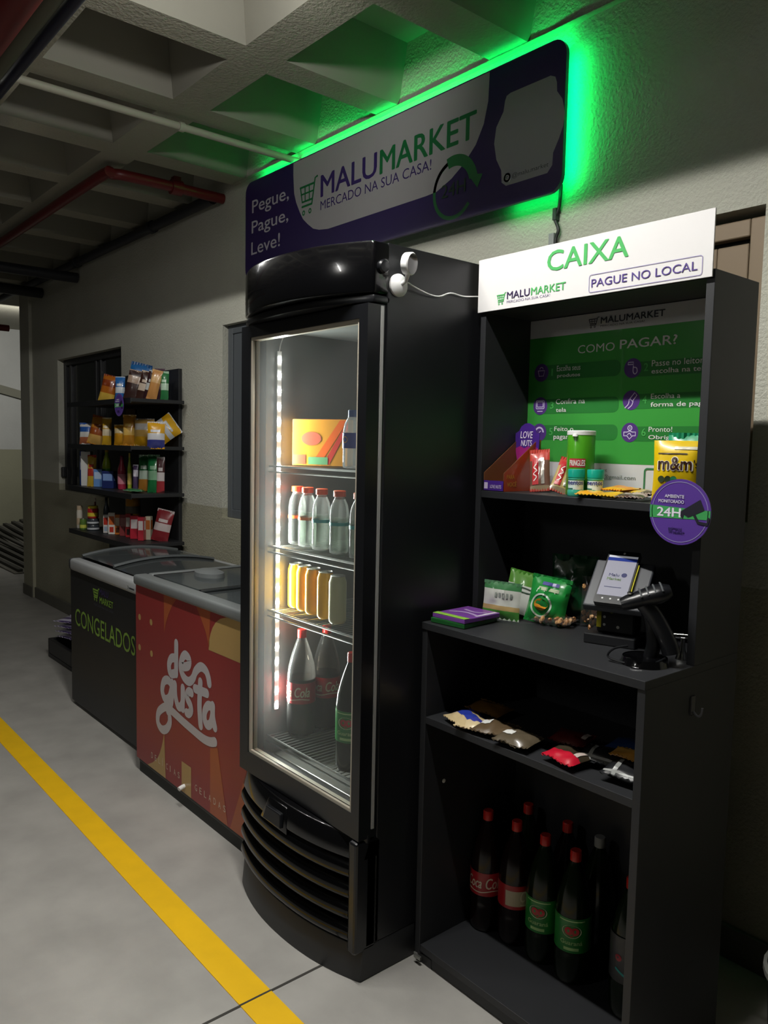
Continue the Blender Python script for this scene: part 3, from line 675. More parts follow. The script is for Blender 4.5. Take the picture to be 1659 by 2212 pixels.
def carton(name, w, d, h, col, label, cat, loc, rz=0.0, group=None, face=None, top=None, bevel=0.0015):
    """folded card carton with a front panel print and closed top flaps"""
    o = MB().box(-w/2, w/2, -d/2, d/2, 0, h).build(name, paint(col, 0.35), None, bevel); o.location = loc; o.rotation_euler = (0, 0, rz)
    tag(o, label, cat, group)
    if face:
        for c, a in face:
            for sgn, nm in ((0, 'front_print'), (1, 'side_print')):
                mb = MB()
                if sgn == 0: S = Sheet(lambda u, v, hh: (u*w/2, -d/2-hh, v*h))
                else: S = Sheet(lambda u, v, hh: (w/2+hh, u*d/2, v*h))
                S.quad(mb, a[0], a[1], a[2], a[3]); mb.build(nm, paint(c, 0.35), o, local=True)
    MB().box(-w/2+0.002, w/2-0.002, -d/2+0.002, -0.0006, h, h+0.0012).build('flap', paint(top or col, 0.4), o, local=True)
    MB().box(-w/2+0.002, w/2-0.002, 0.0006, d/2-0.002, h, h+0.0012).build('flap', paint(top or col, 0.4), o, local=True)
    return o
def cyl_sheet(r, dirang=-PI/2):
    return Sheet(lambda u, v, hh: ((r+hh)*math.cos(dirang+u/r), (r+hh)*math.sin(dirang+u/r), v))
def bottle(name, prof, body, cap, label, cat, loc, group=None, band=None, bcol=None, capr=0.015, caph=0.018, seg=24, neck=None):
    o = MB().lathe(prof, seg).build(name, body, None, smooth=True); o.location = loc; tag(o, label, cat, group)
    zt = prof[-1][1]
    MB().lathe([(capr, zt-caph*0.85), (capr, zt+caph*0.2), (capr*0.9, zt+caph*0.3), (0.001, zt+caph*0.3)], 18).build('cap', cap, o, smooth=True, local=True)
    if band:
        r = band[2]
        MB().lathe([(r, band[0]), (r+0.0008, band[0]), (r+0.0008, band[1]), (r, band[1])], 30, cap=False).build('label', bcol, o, smooth=True, local=True)
    return o

# ================================================================== LEFT SHELF UNIT
def wall_rack():
    t = thing('wall_rack', (-5.05, 2.15, 0), 'black wall rack with four shelves of packets left of the freezers', 'shelf')
    MB().box(-5.84, -4.66, 2.226, 2.249, 0.0, 1.955).build('back_board', BLK, t, 0.002)
    for z in (0.870, 1.176, 1.466, 1.752):
        MB().box(-5.69, -4.58, 1.885, 2.226, z-0.022, z).build('shelf', BLK, t, 0.002)
        MB().box(-5.69, -4.58, 1.881, 1.886, z-0.030, z+0.002).build('edge_lip', BLKM, t, 0.001)
wall_rack()
def round_sign(name, c, r, ax_label, scale=1.0, parent_label=''):
    x, y, z = c
    o = MB().prism([(r*math.cos(2*PI*k/40), r*math.sin(2*PI*k/40)) for k in range(40)], lambda a, b: (a, 0, b), lambda a, b: (a, 0.003, b)).build(name, paint('#5a3c94', 0.3, coat=0.3), None)
    o.location = c; tag(o, ax_label, 'sign')
    S = Sheet(lambda u, v, h: (u*r, -h, v*r))
    mb = MB(); S.ring(mb, 0, 0, 0.90, 0.925, n=48); mb.build('ring', paint('#8a7fb5', 0.4), o, local=True)
    mb = MB(); S.poly(mb, [(-0.985, 0.17), (0.985, 0.10), (0.985, -0.17), (-0.975, -0.22)]); mb.build('band', paint('#44a05a', 0.35), o, local=True)
    mb = MB(); S.text(mb, 'AMBIENTE', -0.50, 0.14, 0.42, 0.52, bold=0.02); S.text(mb, 'MONITORADO', -0.70, 0.14, 0.26, 0.36, bold=0.02); S.text(mb, '24H', -0.74, 0.06, -0.16, 0.12, bold=0.06)
    mb.build('lettering', paint('#e6e3f2', 0.35), o, local=True)
    mb = MB(); S.poly(mb, [(0.05, 0.03), (0.66, 0.42), (0.80, 0.10), (0.30, -0.14), (0.16, -0.07), (0.12, -0.20), (0.03, -0.10)], 0.0012)
    S.stroke(mb, [(0.47, -0.02), (0.62, -0.27), (0.90, -0.30), (0.94, -0.14)], 0.09, 0.0012, False); mb.build('camera_mark', paint('#25242f', 0.4), o, local=True)
    mb = MB(); cart(S, mb, -0.33, -0.20, -0.66, -0.48, 0.02, 0.0012); S.text(mb, 'MALU', -0.17, 0.10, -0.56, -0.48, bold=0.03); S.text(mb, 'MARKET', -0.17, 0.20, -0.67, -0.59, bold=0.03)
    mb.build('lettering', paint('#33265c', 0.4), o, local=True)
    MB().tube([(0, 0.003, r*0.3), (0, 0.02, r*0.25)], 0.006, 8).build('clip', BLKM, o, local=True)
    return o
round_sign('monitoring_sign', (-4.70, 1.858, 1.712), 0.068, 'small round purple sign clipped to the top shelf edge of the wall rack')
TH = 0.85
# (shape, x, y, z, width, depth, height, colours, noun, category, label, turn)
RACK = [
 ('p', -5.290, 2.000, 1.753, 0.108, .05, 0.177, ('#b5651d', '#8a3a14', '#d9b24a'), 'snack_bag', 'snack', 'orange brown snack bag standing leftmost on the top shelf of the wall rack'),
 ('p', -5.118, 2.030, 1.753, 0.065, .04, 0.158, ('#2b6fb8', '#d8dfe6'), 'biscuit_pack', 'snack', 'small blue and white pack beside the orange bag on the top rack shelf'),
 ('p', -5.094, 2.110, 1.753, 0.144, .05, 0.253, ('#2468a8', '#1d4f86'), 'snack_bag', 'snack', 'blue snack bag at the back, its top above the brown biscuits'),
 ('p', -4.950, 2.030, 1.753, 0.096, .035, 0.193, ('#3b2420', '#b59a86'), 'biscuit_pack', 'snack', 'dark brown biscuit pack leaning, first of the brown row on the top rack shelf'),
 ('p', -4.887, 2.080, 1.753, 0.083, .035, 0.187, ('#40261f', '#d9c6b2'), 'biscuit_pack', 'snack', 'brown biscuit pack with a pale stripe, second of the brown row'),
 ('p', -4.781, 2.080, 1.753, 0.081, .035, 0.181, ('#3a2226', '#cfd2cf'), 'biscuit_pack', 'snack', 'brown biscuit pack with a silver stripe, third of the brown row'),
 ('p', -4.66, 2.045, 1.753, 0.068, .035, 0.178, ('#c98f52', '#e2b67c'), 'biscuit_pack', 'snack', 'tan caramel biscuit pack between the brown and plum packs'),
 ('p', -4.673, 2.105, 1.753, 0.061, .035, 0.188, ('#4d3440', '#6c5462'), 'biscuit_pack', 'snack', 'plum coloured biscuit pack beside the green one on the top rack shelf'),
 ('p', -4.603, 2.105, 1.753, 0.051, .035, 0.167, ('#2f7a46', '#bcd8c0'), 'biscuit_pack', 'snack', 'green biscuit pack at the right end of the top rack shelf'),
 ('p', -5.586, 1.970, 1.467, 0.094, .05, 0.144, ('#d9d6d2', '#2a5aa8', '#b56a4a'), 'cereal_pack', 'food', 'white pack with a blue corner at the left end of the second rack shelf'),
 ('p', -5.481, 2.000, 1.467, 0.122, .07, 0.192, ('#c8862a', '#a04f1a', '#e0b060'), 'noodle_pack', 'food', 'orange brown noodle pack on the second rack shelf'),
 ('p', -5.277, 2.000, 1.467, 0.063, .05, 0.176, ('#d9a92c', '#ead9b8'), 'toast_bag', 'food', 'yellow bag with a clear domed top, left of the round sign'),
 ('p', -5.109, 2.030, 1.467, 0.085, .05, 0.130, ('#d99a1e', '#e8d3a0'), 'pasta_bag', 'food', 'short yellow bag just under the small round sign'),
 ('p', -4.970, 2.030, 1.467, 0.084, .06, 0.191, ('#c98a2a', '#e2b860'), 'bread_bag', 'food', 'tall golden bread bag right of the small round sign'),
 ('b', -5.17, 2.13, 1.467, 0.062, .04, 0.243, ('#5f4632', '#6b5038'), 'coffee_box', 'box', 'dark brown box at the back above the golden bread bag'),
 ('p', -4.851, 2.080, 1.467, 0.132, .07, 0.168, ('#c8a05a', '#c9c4c0', '#d9a01e'), 'bread_bag', 'food', 'clear bread bag with a yellow base on the second rack shelf'),
 ('p', -4.698, 2.105, 1.540, 0.150, .06, 0.130, ('#d9a51f', '#cfd3da'), 'bread_bag', 'food', 'yellow and white bag slumped over the others at the right end'),
 ('p', -4.56, 2.03, 1.452, 0.106, .05, 0.158, ('#e0a51c', '#d8d8dc', '#3a3f86'), 'bread_bag', 'food', 'yellow bag with a white top hanging over the right shelf end'),
 ('b', -5.644, 1.970, 1.177, 0.032, .04, 0.243, ('#1f3f86', '#d0d3da'), 'milk_carton', 'carton', 'dark blue carton at the left end of the third rack shelf'),
 ('b', -5.565, 1.970, 1.177, 0.065, .06, 0.239, ('#d6d6d4', '#d6d6d4'), 'milk_carton', 'carton', 'white carton with a slanted shadow beside the dark blue carton'),
 ('p', -5.481, 1.970, 1.177, 0.061, .035, 0.210, ('#c9a63a', '#b5382a'), 'soup_sachet', 'food', 'yellow and red sachet standing beside the white carton'),
 ('p', -5.6, 2.075, 1.177, 0.046, .03, 0.206, ('#5d3a26', '#c9a040'), 'chocolate_sachet', 'food', 'brown sachet behind the light blue packs on the third shelf'),
 ('b', -5.425, 2.000, 1.177, 0.058, .045, 0.119, ('#6a97d6', '#b9cdea'), 'tea_box', 'box', 'light blue box in front of the brown sachet'),
 ('j', -5.46, 2.07, 1.177, 0.059, .05, 0.268, ('#a9c21f', '#4c9a2a', '#d9b52a'), 'juice_bottle', 'bottle', 'tall lime green bottle on the third rack shelf'),
 ('b', -5.231, 2.000, 1.177, 0.080, .06, 0.114, ('#1f2d66', '#7d9bd0'), 'tea_box', 'box', 'navy box with a pale blue print below the lime bottle'),
 ('j', -5.090, 2.030, 1.177, 0.055, .05, 0.220, ('#b5344f', '#d98a98', '#7d1f3f'), 'syrup_bottle', 'bottle', 'pink red bottle in the middle of the third rack shelf'),
 ('j', -4.963, 2.030, 1.177, 0.028, .03, 0.240, ('#a8bd3a', '#d9c06a'), 'sauce_bottle', 'bottle', 'slim lime and cream bottle right of the pink bottle'),
 ('p', -4.78, 1.99, 1.177, 0.033, .03, 0.166, ('#4a3a5c', '#c9c2d0'), 'sweet_sachet', 'food', 'small purple sachet between the slim bottle and the green bags'),
 ('p', -4.854, 2.080, 1.177, 0.073, .05, 0.225, ('#237a3f', '#cfe0cf', '#c98a3a'), 'snack_bag', 'snack', 'green snack bag with a white badge, left one on the third rack shelf'),
 ('p', -4.710, 2.080, 1.177, 0.075, .05, 0.229, ('#1f7a42', '#8fc09a'), 'snack_bag', 'snack', 'green snack bag with folds, right one on the third rack shelf'),
 ('f', -4.798, 1.950, 1.178, 0.170, .08, 0.020, ('#2f7a46', '#8fc29b'), 'sweet_sachet', 'snack', 'flat green sachets lying on the third rack shelf below the pink bottle'),
 ('p', -4.664, 2.105, 1.177, 0.049, .02, 0.216, ('#4d2226', '#d8d0d0', '#a8343a'), 'biscuit_pack', 'snack', 'thin dark red pack at the right end of the third rack shelf'),
 ('j', -5.655, 1.945, 0.871, 0.041, .04, 0.159, ('#cfc9bd', '#b9a48a'), 'cream_tube', 'bottle', 'cream coloured tube at the left end of the lowest rack shelf'),
 ('j', -5.61, 2.04, 0.871, 0.025, .03, 0.213, ('#6a1f1f', '#d9cfc0'), 'sauce_bottle', 'bottle', 'slim dark red sauce bottle on the lowest rack shelf'),
 ('t', -5.487, 1.980, 0.871, 0.082, .08, 0.040, ('#3b4148', '#c8ccd0'), 'fish_tin', 'tin', 'dark tin with a pale label, bottom of the two tins', ),
 ('t', -5.487, 1.980, 0.913, 0.082, .08, 0.040, ('#3b4148', '#c8ccd0'), 'fish_tin', 'tin', 'dark tin with a pale label, top of the two tins'),
 ('j', -5.487, 1.980, 0.955, 0.074, .08, 0.085, ('#b02a2a', '#d9c23a'), 'spread_jar', 'jar', 'red jar with a yellow label standing on the two tins'),
 ('t', -5.555, 1.935, 0.871, 0.046, .045, 0.075, ('#5a7a35', '#d0d35a'), 'pea_tin', 'tin', 'small green tin in front of the slim red sauce bottle'),
 ('j', -5.53, 2.09, 0.871, 0.045, .05, 0.223, ('#4f565c', '#23262a'), 'liquor_bottle', 'bottle', 'grey bottle with a black neck behind the cartons'),
 ('b', -5.284, 2.000, 0.871, 0.036, .04, 0.123, ('#d6d2cf', '#c0392b', '#9fb0c4'), 'juice_carton', 'carton', 'white and red carton, first of the small carton row'),
 ('b', -5.189, 2.000, 0.871, 0.044, .04, 0.143, ('#d9d4cc', '#d0662a', '#c0392b'), 'juice_carton', 'carton', 'white and orange carton, second of the small carton row'),
 ('b', -5.157, 2.030, 0.871, 0.035, .04, 0.132, ('#c8702a', '#e0d0b8', '#4a2a1a'), 'juice_carton', 'carton', 'orange carton with a brown drop, third of the small carton row'),
 ('b', -5.066, 2.030, 0.871, 0.044, .04, 0.139, ('#8a3a3c', '#b57a78'), 'wafer_box', 'box', 'dull red checked box beside the orange carton'),
 ('b', -4.977, 2.030, 0.871, 0.034, .04, 0.152, ('#a52a30', '#ded8d0', '#2a1a1a'), 'wafer_box', 'box', 'red box with a white oval and dark drop at its foot'),
 ('b', -4.876, 2.030, 0.871, 0.054, .045, 0.148, ('#b8283a', '#e6dcdc'), 'milk_drink_carton', 'carton', 'bright red carton, left of the two alike on the lowest shelf'),
 ('b', -4.775, 2.03, 0.871, 0.037, .045, 0.146, ('#b8303f', '#e6dcdc'), 'milk_drink_carton', 'carton', 'bright red carton, right of the two alike on the lowest shelf'),
 ('b', -4.784, 2.080, 0.871, 0.036, .04, 0.148, ('#cfc8b2', '#b8672f'), 'oat_carton', 'carton', 'cream carton between the red cartons and the checked bag'),
 ('p', -4.687, 2.105, 0.871, 0.108, .04, 0.195, ('#8f2a32', '#d8c8c8'), 'snack_bag', 'snack', 'red checked snack bag leaning right at the end of the lowest shelf'),
 ('j', -5.13, 2.12, 0.984, 0.096, .09, 0.165, ('#d9971e', '#6f6a5c'), 'popcorn_jar', 'jar', 'yellow jar with a smoky clear top above the red cartons'),
 ('b', -5.13, 2.12, 0.871, 0.14, 0.07, 0.112, ('#7a2a2c', '#8f4a48'), 'wafer_box', 'box', 'dark red box at the back under the yellow jar'),
]
def rack_items():
    for i, it in enumerate(RACK):
        k, x, y, z, W, D, H, cols, nm, cat, lab = it
        rz = TH+random.uniform(-.12, .12)
        if k == 'p':
            bands = [(0.0, 0.30, 2)] if len(cols) > 2 else []
            bands += [(0.34, 0.62, 1)] if i % 3 else [(0.62, 0.86, 1)]
            tilt = 0.0
            if 'leaning' in lab or 'row' in lab: tilt = 0.22
            if 'slumped' in lab: tilt = 0.95
            o, S = pouch(nm, W, H, D, cols, lab, cat, loc=(x, y, z+0.001), rot=(-0.08, tilt, rz), seed=i+1, bands=bands, seal=cols[0], seal2=cols[1], nx=8, ny=12)
            decal(o, S, 'badge', cols[1], lambda S, mb: S.quad(mb, -W*.28, W*.28, H*.62, H*.72, 0.001, 4, 2))
        elif k == 'f':
            for q in range(3):
                o, S = pouch(nm, .07, .075, .018, cols, 'flat green sachet lying on the third rack shelf, %s of three' % ('left', 'middle', 'right')[q], cat, 'flat green sachets on the wall rack', (x+q*.065, y, z+0.012), (-PI/2+0.02, 0, rz-.3+q*.2), seed=40+q, nx=6, ny=8, seal=cols[1])
        elif k == 'b':
            face = [(cols[1], (-.8, .8, .45, .85))]
            if len(cols) > 2: face.append((cols[2], (-.6, .6, .10, .35)))
            o = carton(nm, W, D, H, cols[0], lab, cat, (x, y, z+0.0006), rz, None, face)
        elif k in 'jt':
            r = W/2
            if k == 't': prof = [(r*.97, 0), (r, 0.003), (r, H-.003), (r*.97, H-0.001)]
            elif W < .035 or 'neck' in lab or 'bottle' in nm: prof = [(r*.9, 0), (r, .006), (r, H*.55), (r*.92, H*.62), (r*.45, H*.80), (r*.42, H*.9)]
            else: prof = [(r*.9, 0), (r, .006), (r, H*.72), (r*.92, H*.80), (r*.86, H*.84)]
            o = MB().lathe(prof, 16).build(nm, paint(cols[0], 0.25, coat=0.3), None, smooth=True); o.location = (x, y, z+0.0006); o.rotation_euler = (0, 0, rz); tag(o, lab, cat)
            zt = prof[-1][1]; rr = prof[-1][0]
            if k == 't': MB().lathe([(rr, zt), (rr*1.02, zt+.001), (rr*.9, zt+.001), (rr*.88, zt-.001), (.001, zt-.001)], 16).build('lid', ALU, o, smooth=True, local=True)
            else: MB().lathe([(rr*1.06, zt-.004), (rr*1.06, H), (rr, H+.001), (.001, H+.001)], 16).build('lid', paint(cols[-1] if len(cols) > 1 else cols[0], .35), o, smooth=True, local=True)
            MB().lathe([(r+.0004, H*.16), (r+.0009, H*.16), (r+.0009, H*.46), (r+.0004, H*.46)], 16, cap=False).build('label', paint(cols[1], .4), o, smooth=True, local=True)
rack_items()
# striped sack on the crate by the freezer
for q in range(4):
    o, S = pouch('charcoal_sack', .24, .17, .036, ('#4a3a6a', '#b9b3c8'), 'purple and white striped sack on the low crate, %s of its stack' % ('lowest', 'second', 'third', 'topmost')[q], 'sack', 'striped sacks on the low crate', (-5.40+.01*q, 1.76, .150+q*.038), (-PI/2+.03, 0, .25+.1*q), seed=60+q, bands=[(.1, .25, 1), (.4, .55, 1), (.7, .85, 1)], seal='#b9b3c8', nx=8, ny=12)
# ================================================================== CASHIER SHELF
def cashier():
    t = thing('cashier_shelf', (-1.24, 1.70, 0), 'black open cashier shelf with a counter, right of the drinks fridge', 'shelf')
    X0, X1, P = -1.597, -0.895, 0.02
    for x in (X0, X1-P):
        MB().box(x, x+P, 1.50, 1.91, 0.03, 0.988).build('lower_side', BLK, t, 0.001)
        MB().box(x, x+P, 1.70, 1.91, 1.008, 1.905).build('upper_side', BLK, t, 0.001)
    MB().box(X0, X1, 1.497, 1.91, 0.988, 1.008).build('counter_top', BLK, t, 0.0012)
    MB().box(X0+P, X1-P, 1.502, 1.90, 0.718, 0.738).build('lower_shelf', BLK, t, 0.001)
    MB().box(X0+P, X1-P, 1.502, 1.90, 0.040, 0.060).build('base_board', BLK, t, 0.001)
    MB().box(X0+P, X1-P, 1.512, 1.53, 0.004, 0.040).build('plinth', BLK, t, 0.001)
    MB().box(X0+P, X1-P, 1.702, 1.90, 1.355, 1.375).build('upper_shelf', BLK, t, 0.001)
    MB().box(X0+P, X1-P, 1.70, 1.91, 1.885, 1.905).build('top_panel', BLK, t, 0.001)
    MB().box(X0+P, X1-P, 1.902, 1.91, 0.06, 1.885).build('back_panel', BLK, t)
    for x in (X0+0.03, X1-0.03):
        for y in (1.54, 1.87): MB().box(x-0.03, x+0.03, y-0.03, y+0.03, 0.0, 0.03).build('foot', BLKM, t, 0.003)
    MB().box(X0+0.004, X0+0.03, 1.492, 1.50, 0.018, 0.028).build('bracket', ALU, t, 0.001)
    s = MB().lathe([(0.006, 0), (0.006, 0.002), (0.003, 0.003), (0.001, 0.002)], 12).build('screw', WPLA, t, smooth=True, local=True)
    s.rotation_euler = (0, PI/2, 0); s.location = (X0+P+1.24, -0.12, 0.53)
    d = MB().lathe([(0.012, 0), (0.012, 0.001), (0.001, 0.001)], 16).build('cable_cap', mat('dark_grey_cap2', '#2e2f33', 0.4), t, local=True); d.location = (0.22, -0.03, 0.06)
cashier()
def cashier_sign():
    x0, x1, z0, z1, y = -1.601, -0.897, 1.886, 2.034, 1.690
    t = thing('cashier_sign', (-1.25, y, z0), 'white acrylic sign reading CAIXA on top of the black cashier shelf', 'sign')
    MB().box(x0, x1, y, y+0.004, z0, z1).build('board', WHITE, t, 0.0008)
    for x in (-1.5, -1.0): MB().box(x-0.01, x+0.01, y+0.004, 1.70, z0+0.002, z0+0.016).build('standoff', BLKM, t)
    S = front(y); G = paint('#57b368', 0.22, coat=0.3); PU = paint('#5a4a8a', 0.22, coat=0.3)
    mb = MB(); S.text(mb, 'CAIXA', -1.355, -1.110, 1.964, 2.017, bold=0.03); mb.build('lettering', G, t)
    mb = MB(); S.text(mb, 'PAGUE NO LOCAL', -1.213, -0.932, 1.905, 1.925, bold=0.006); mb.build('lettering', PU, t)
    mb = MB(); o = fillet((-1.220, 1.893), (-0.921, 1.936), 0.006); S.stroke(mb, o+[o[0]], 0.0014, smooth=False); mb.build('frame_line', paint('#8a7fae', 0.3), t)
    mb = MB(); S.text(mb, 'MALU', -1.491, -1.410, 1.911, 1.931, bold=0.035); mb.build('lettering', DKTXT, t)
    mb = MB(); S.text(mb, 'MARKET', -1.406, -1.292, 1.911, 1.931, bold=0.035); mb.build('lettering', G, t)
    mb = MB(); S.text(mb, 'MERCADO NA SUA CASA!', -1.491, -1.342, 1.900, 1.907); mb.build('lettering', paint('#7d7490', 0.3), t)
    mb = MB(); cart(S, mb, -1.527, -1.498, 1.899, 1.930, 0.0026); mb.build('cart_mark', G, t)
cashier_sign()
def poster():
    y = 1.8995; S = front(y)
    t = thing('payment_poster', (-1.25, y, 1.38), 'green how-to-pay poster on the back of the cashier shelf', 'poster')
    PG = dict(rough=0.22, coat=0.5)
    MB().box(-1.583, -0.918, y, y+0.002, 1.376, 1.883).build('sheet', paint('#cfd0d2', **PG), t)
    GB = paint('#3f9a41', **PG); GD = paint('#2f7a38', **PG); PL = paint('#553a80', **PG); WT = paint('#dfe3df', **PG); NM = paint('#4fae57', **PG); LI = paint('#cfc3e6', **PG)
    mb = MB(); S.quad(mb, -1.581, -0.918, 1.4625, 1.830, 0.0004); mb.build('green_field', GB, t)
    cx = (-1.529, -1.219); cz = (1.727, 1.628, 1.549); cz2 = (1.722, 1.636, 1.549)
    mb = MB()
    for k in range(3):
        z = (cz[k]-0.001, cz[k]-0.002, cz[k])[k]
        mb = MB(); S.poly(mb, fillet((cx[0], z-0.022), (-1.257, z+0.022), 0.018), 0.0007); mb.build('pill_panel', GD, t)
        mb = MB(); S.poly(mb, fillet((cx[1], cz2[k]-0.024), (-0.92, cz2[k]+0.016), 0.018), 0.0007); mb.build('pill_panel', GD, t)
    mb = MB()
    for k in range(3):
        for m, z in ((0, cz[k]), (1, cz2[k])): mb = MB(); S.disc(mb, cx[m], z, 0.0265, 0.001); mb.build('icon_disc', PL, t)
    mb = MB(); L = 0.0024; h = 0.0013
    a, z = cx[0], cz[1]
    for p in (fillet((a-.015, z-.008), (a+.015, z+.016), .003), fillet((a-.011, z-.003), (a+.011, z+.012), .001)): S.stroke(mb, p+[p[0]], L, h, False)
    S.stroke(mb, [(a-.009, z-.016), (a+.009, z-.016)], L, h, False)
    a, z = cx[0], cz[2]; S.ring(mb, a, z, .012, .017, h, 0, PI); S.stroke(mb, [(a, z), (a+.006, z+.004)], L, h, False)
    a, z = cx[0], cz[0]; S.stroke(mb, [(a-.012, z+.006), (a+.012, z+.006), (a+.008, z-.010), (a-.008, z-.010), (a-.012, z+.006)], L, h, False); S.ring(mb, a, z+.010, .005, .007, h, 0, PI)
    a, z = cx[1], cz2[0]; S.stroke(mb, [(a-.014, z+.010), (a+.002, z+.010), (a+.002, z+.016), (a-.014, z+.016), (a-.014, z+.010)], L, h, False)
    S.stroke(mb, [(a+.002, z+.006), (a+.002, z-.010), (a+.008, z-.016), (a+.014, z-.010), (a+.012, z+.0), (a+.004, z+.002)], L, h)
    a, z = cx[1], cz2[1]; p = [(a-.004, z+.004), (a+.010, z+.020), (a+.017, z+.013), (a+.004, z-.003), (a-.004, z+.004)]; S.stroke(mb, p, L, h, False)
    S.stroke(mb, [(a-.018, z-.020), (a-.008, z-.010), (a-.006, z+.002)], L, h); S.stroke(mb, [(a-.008, z-.022), (a+.002, z-.014), (a+.006, z-.004)], L, h)
    a, z = cx[1], cz2[2]; S.ring(mb, a, z+.012, .005, .0075, h); S.ring(mb, a, z+.012, .0012, .0025, h)
    S.stroke(mb, [(a-.018, z+.001), (a-.018, z-.009), (a-.008, z-.009), (a, z-.018), (a+.009, z-.009), (a+.018, z-.009), (a+.018, z+.001), (a+.008, z+.001), (a, z+.004), (a-.008, z+.001), (a-.018, z+.001)], L, h, False)
    S.stroke(mb, [(a-.006, z-.006), (a, z-.002), (a+.005, z-.008)], L, h)
    mb.build('icon_lines', LI, t)
    T = [('Escolha seus', -1.472, -1.389, 1.728, 1.744, 0), ('produtos', -1.470, -1.389, 1.707, 1.720, .03), ('Confira na', -1.471, -1.369, 1.632, 1.647, 0), ('tela', -1.470, -1.433, 1.609, 1.621, .03),
        ('Feito o', -1.473, -1.405, 1.553, 1.566, 0), ('pagamento', -1.475, -1.365, 1.525, 1.541, .03), ('Passe no leitor', -1.162, -1.018, 1.723, 1.739, 0), ('escolha na tela', -1.162, -1.006, 1.704, 1.717, .03),
        ('Escolha a', -1.160, -1.076, 1.638, 1.651, 0), ('forma de pagamento', -1.160, -0.93, 1.613, 1.629, .03), ('Pronto!', -1.162, -1.094, 1.551, 1.564, 0), ('Obrigado', -1.162, -1.06, 1.528, 1.542, .03)]
    for s, a, b, c, d, bo in T:
        mb = MB(); S.text(mb, s, a, b, c, d, 0.0013, bold=bo); mb.build('lettering', WT, t)
    mb = MB(); S.text(mb, 'COMO', -1.400, -1.278, 1.774, 1.797, 0.0013); mb.build('lettering', WT, t)
    mb = MB(); S.text(mb, 'PAGAR?', -1.262, -1.092, 1.776, 1.801, 0.0013, bold=.03); mb.build('lettering', WT, t)
    for k, (u, v) in enumerate(((-1.492, 1.716), (-1.185, 1.712), (-1.492, 1.619), (-1.185, 1.626), (-1.492, 1.541), (-1.183, 1.539))):
        mb = MB(); S.text(mb, str(k+1), u, u+(.006 if k == 0 else .013), v, v+.021, 0.0013, bold=.03); mb.build('lettering', NM, t)
    DK = paint('#3a3d44', **PG)
    mb = MB(); S.text(mb, 'MALUMARKET', -1.327, -1.130, 1.851, 1.869, 0.0013, bold=.03); S.text(mb, 'MERCADO NA SUA CASA!', -1.327, -1.19, 1.842, 1.847, 0.0013); cart(S, mb, -1.366, -1.336, 1.842, 1.870, .0022, .0013); mb.build('lettering', DK, t)
    mb = MB(); S.text(mb, '@malu.market', -1.40, -1.285, 1.437, 1.449, 0.0013); S.text(mb, 'malumarket@gmail.com', -1.40, -1.195, 1.417, 1.432, 0.0013); mb.build('lettering', paint('#6f7a72', **PG), t)
    mb = MB(); o = fillet((-1.168, 1.385), (-1.05, 1.452), .008); S.stroke(mb, o+[o[0]], .005, .0009, False); mb.build('code_frame', paint('#3f7a50', **PG), t)
poster()
round_sign('monitoring_sign', (-0.931, 1.664, 1.363), 0.075, 'large round purple sign reading 24H on the right of the cashier shelf')
bpy.data.objects['monitoring_sign'].rotation_euler = (0, 0, 0)
# hook on the outer right side
o = MB().box(-0.895, -0.892, 1.690, 1.712, 0.893, 0.938).build('adhesive_hook', mat('smoke_plastic', '#4a4a4c', 0.35), None, 0.003)
tag(o, 'small grey plastic hook stuck on the right side of the cashier shelf', 'hook')
MB().tube(spline([(-0.892, 1.701, 0.902), (-0.880, 1.701, 0.893), (-0.872, 1.701, 0.900), (-0.870, 1.701, 0.915)], 4), 0.003, 8).build('hook_arm', MATS['smoke_plastic'], o, smooth=True)
# waste bin at the frame edge
o = thing('waste_bin', (-0.622, 1.86, 0), 'dark bin with a grey ring, just showing at the right edge', 'bin')
MB().lathe([(0.105, 0), (0.125, 0.31)], 28).build('body', BLKM, o, smooth=True, local=True)
MB().lathe([(0.128, 0.31), (0.134, 0.315), (0.134, 0.328), (0.126, 0.333)], 28).build('ring', mat('grey_ring', '#8f8f8a', 0.4), o, smooth=True, local=True)
MB().lathe([(0.126, 0.333), (0.120, 0.37), (0.09, 0.40), (0.001, 0.41)], 28).build('lid', BLKM, o, smooth=True, local=True)

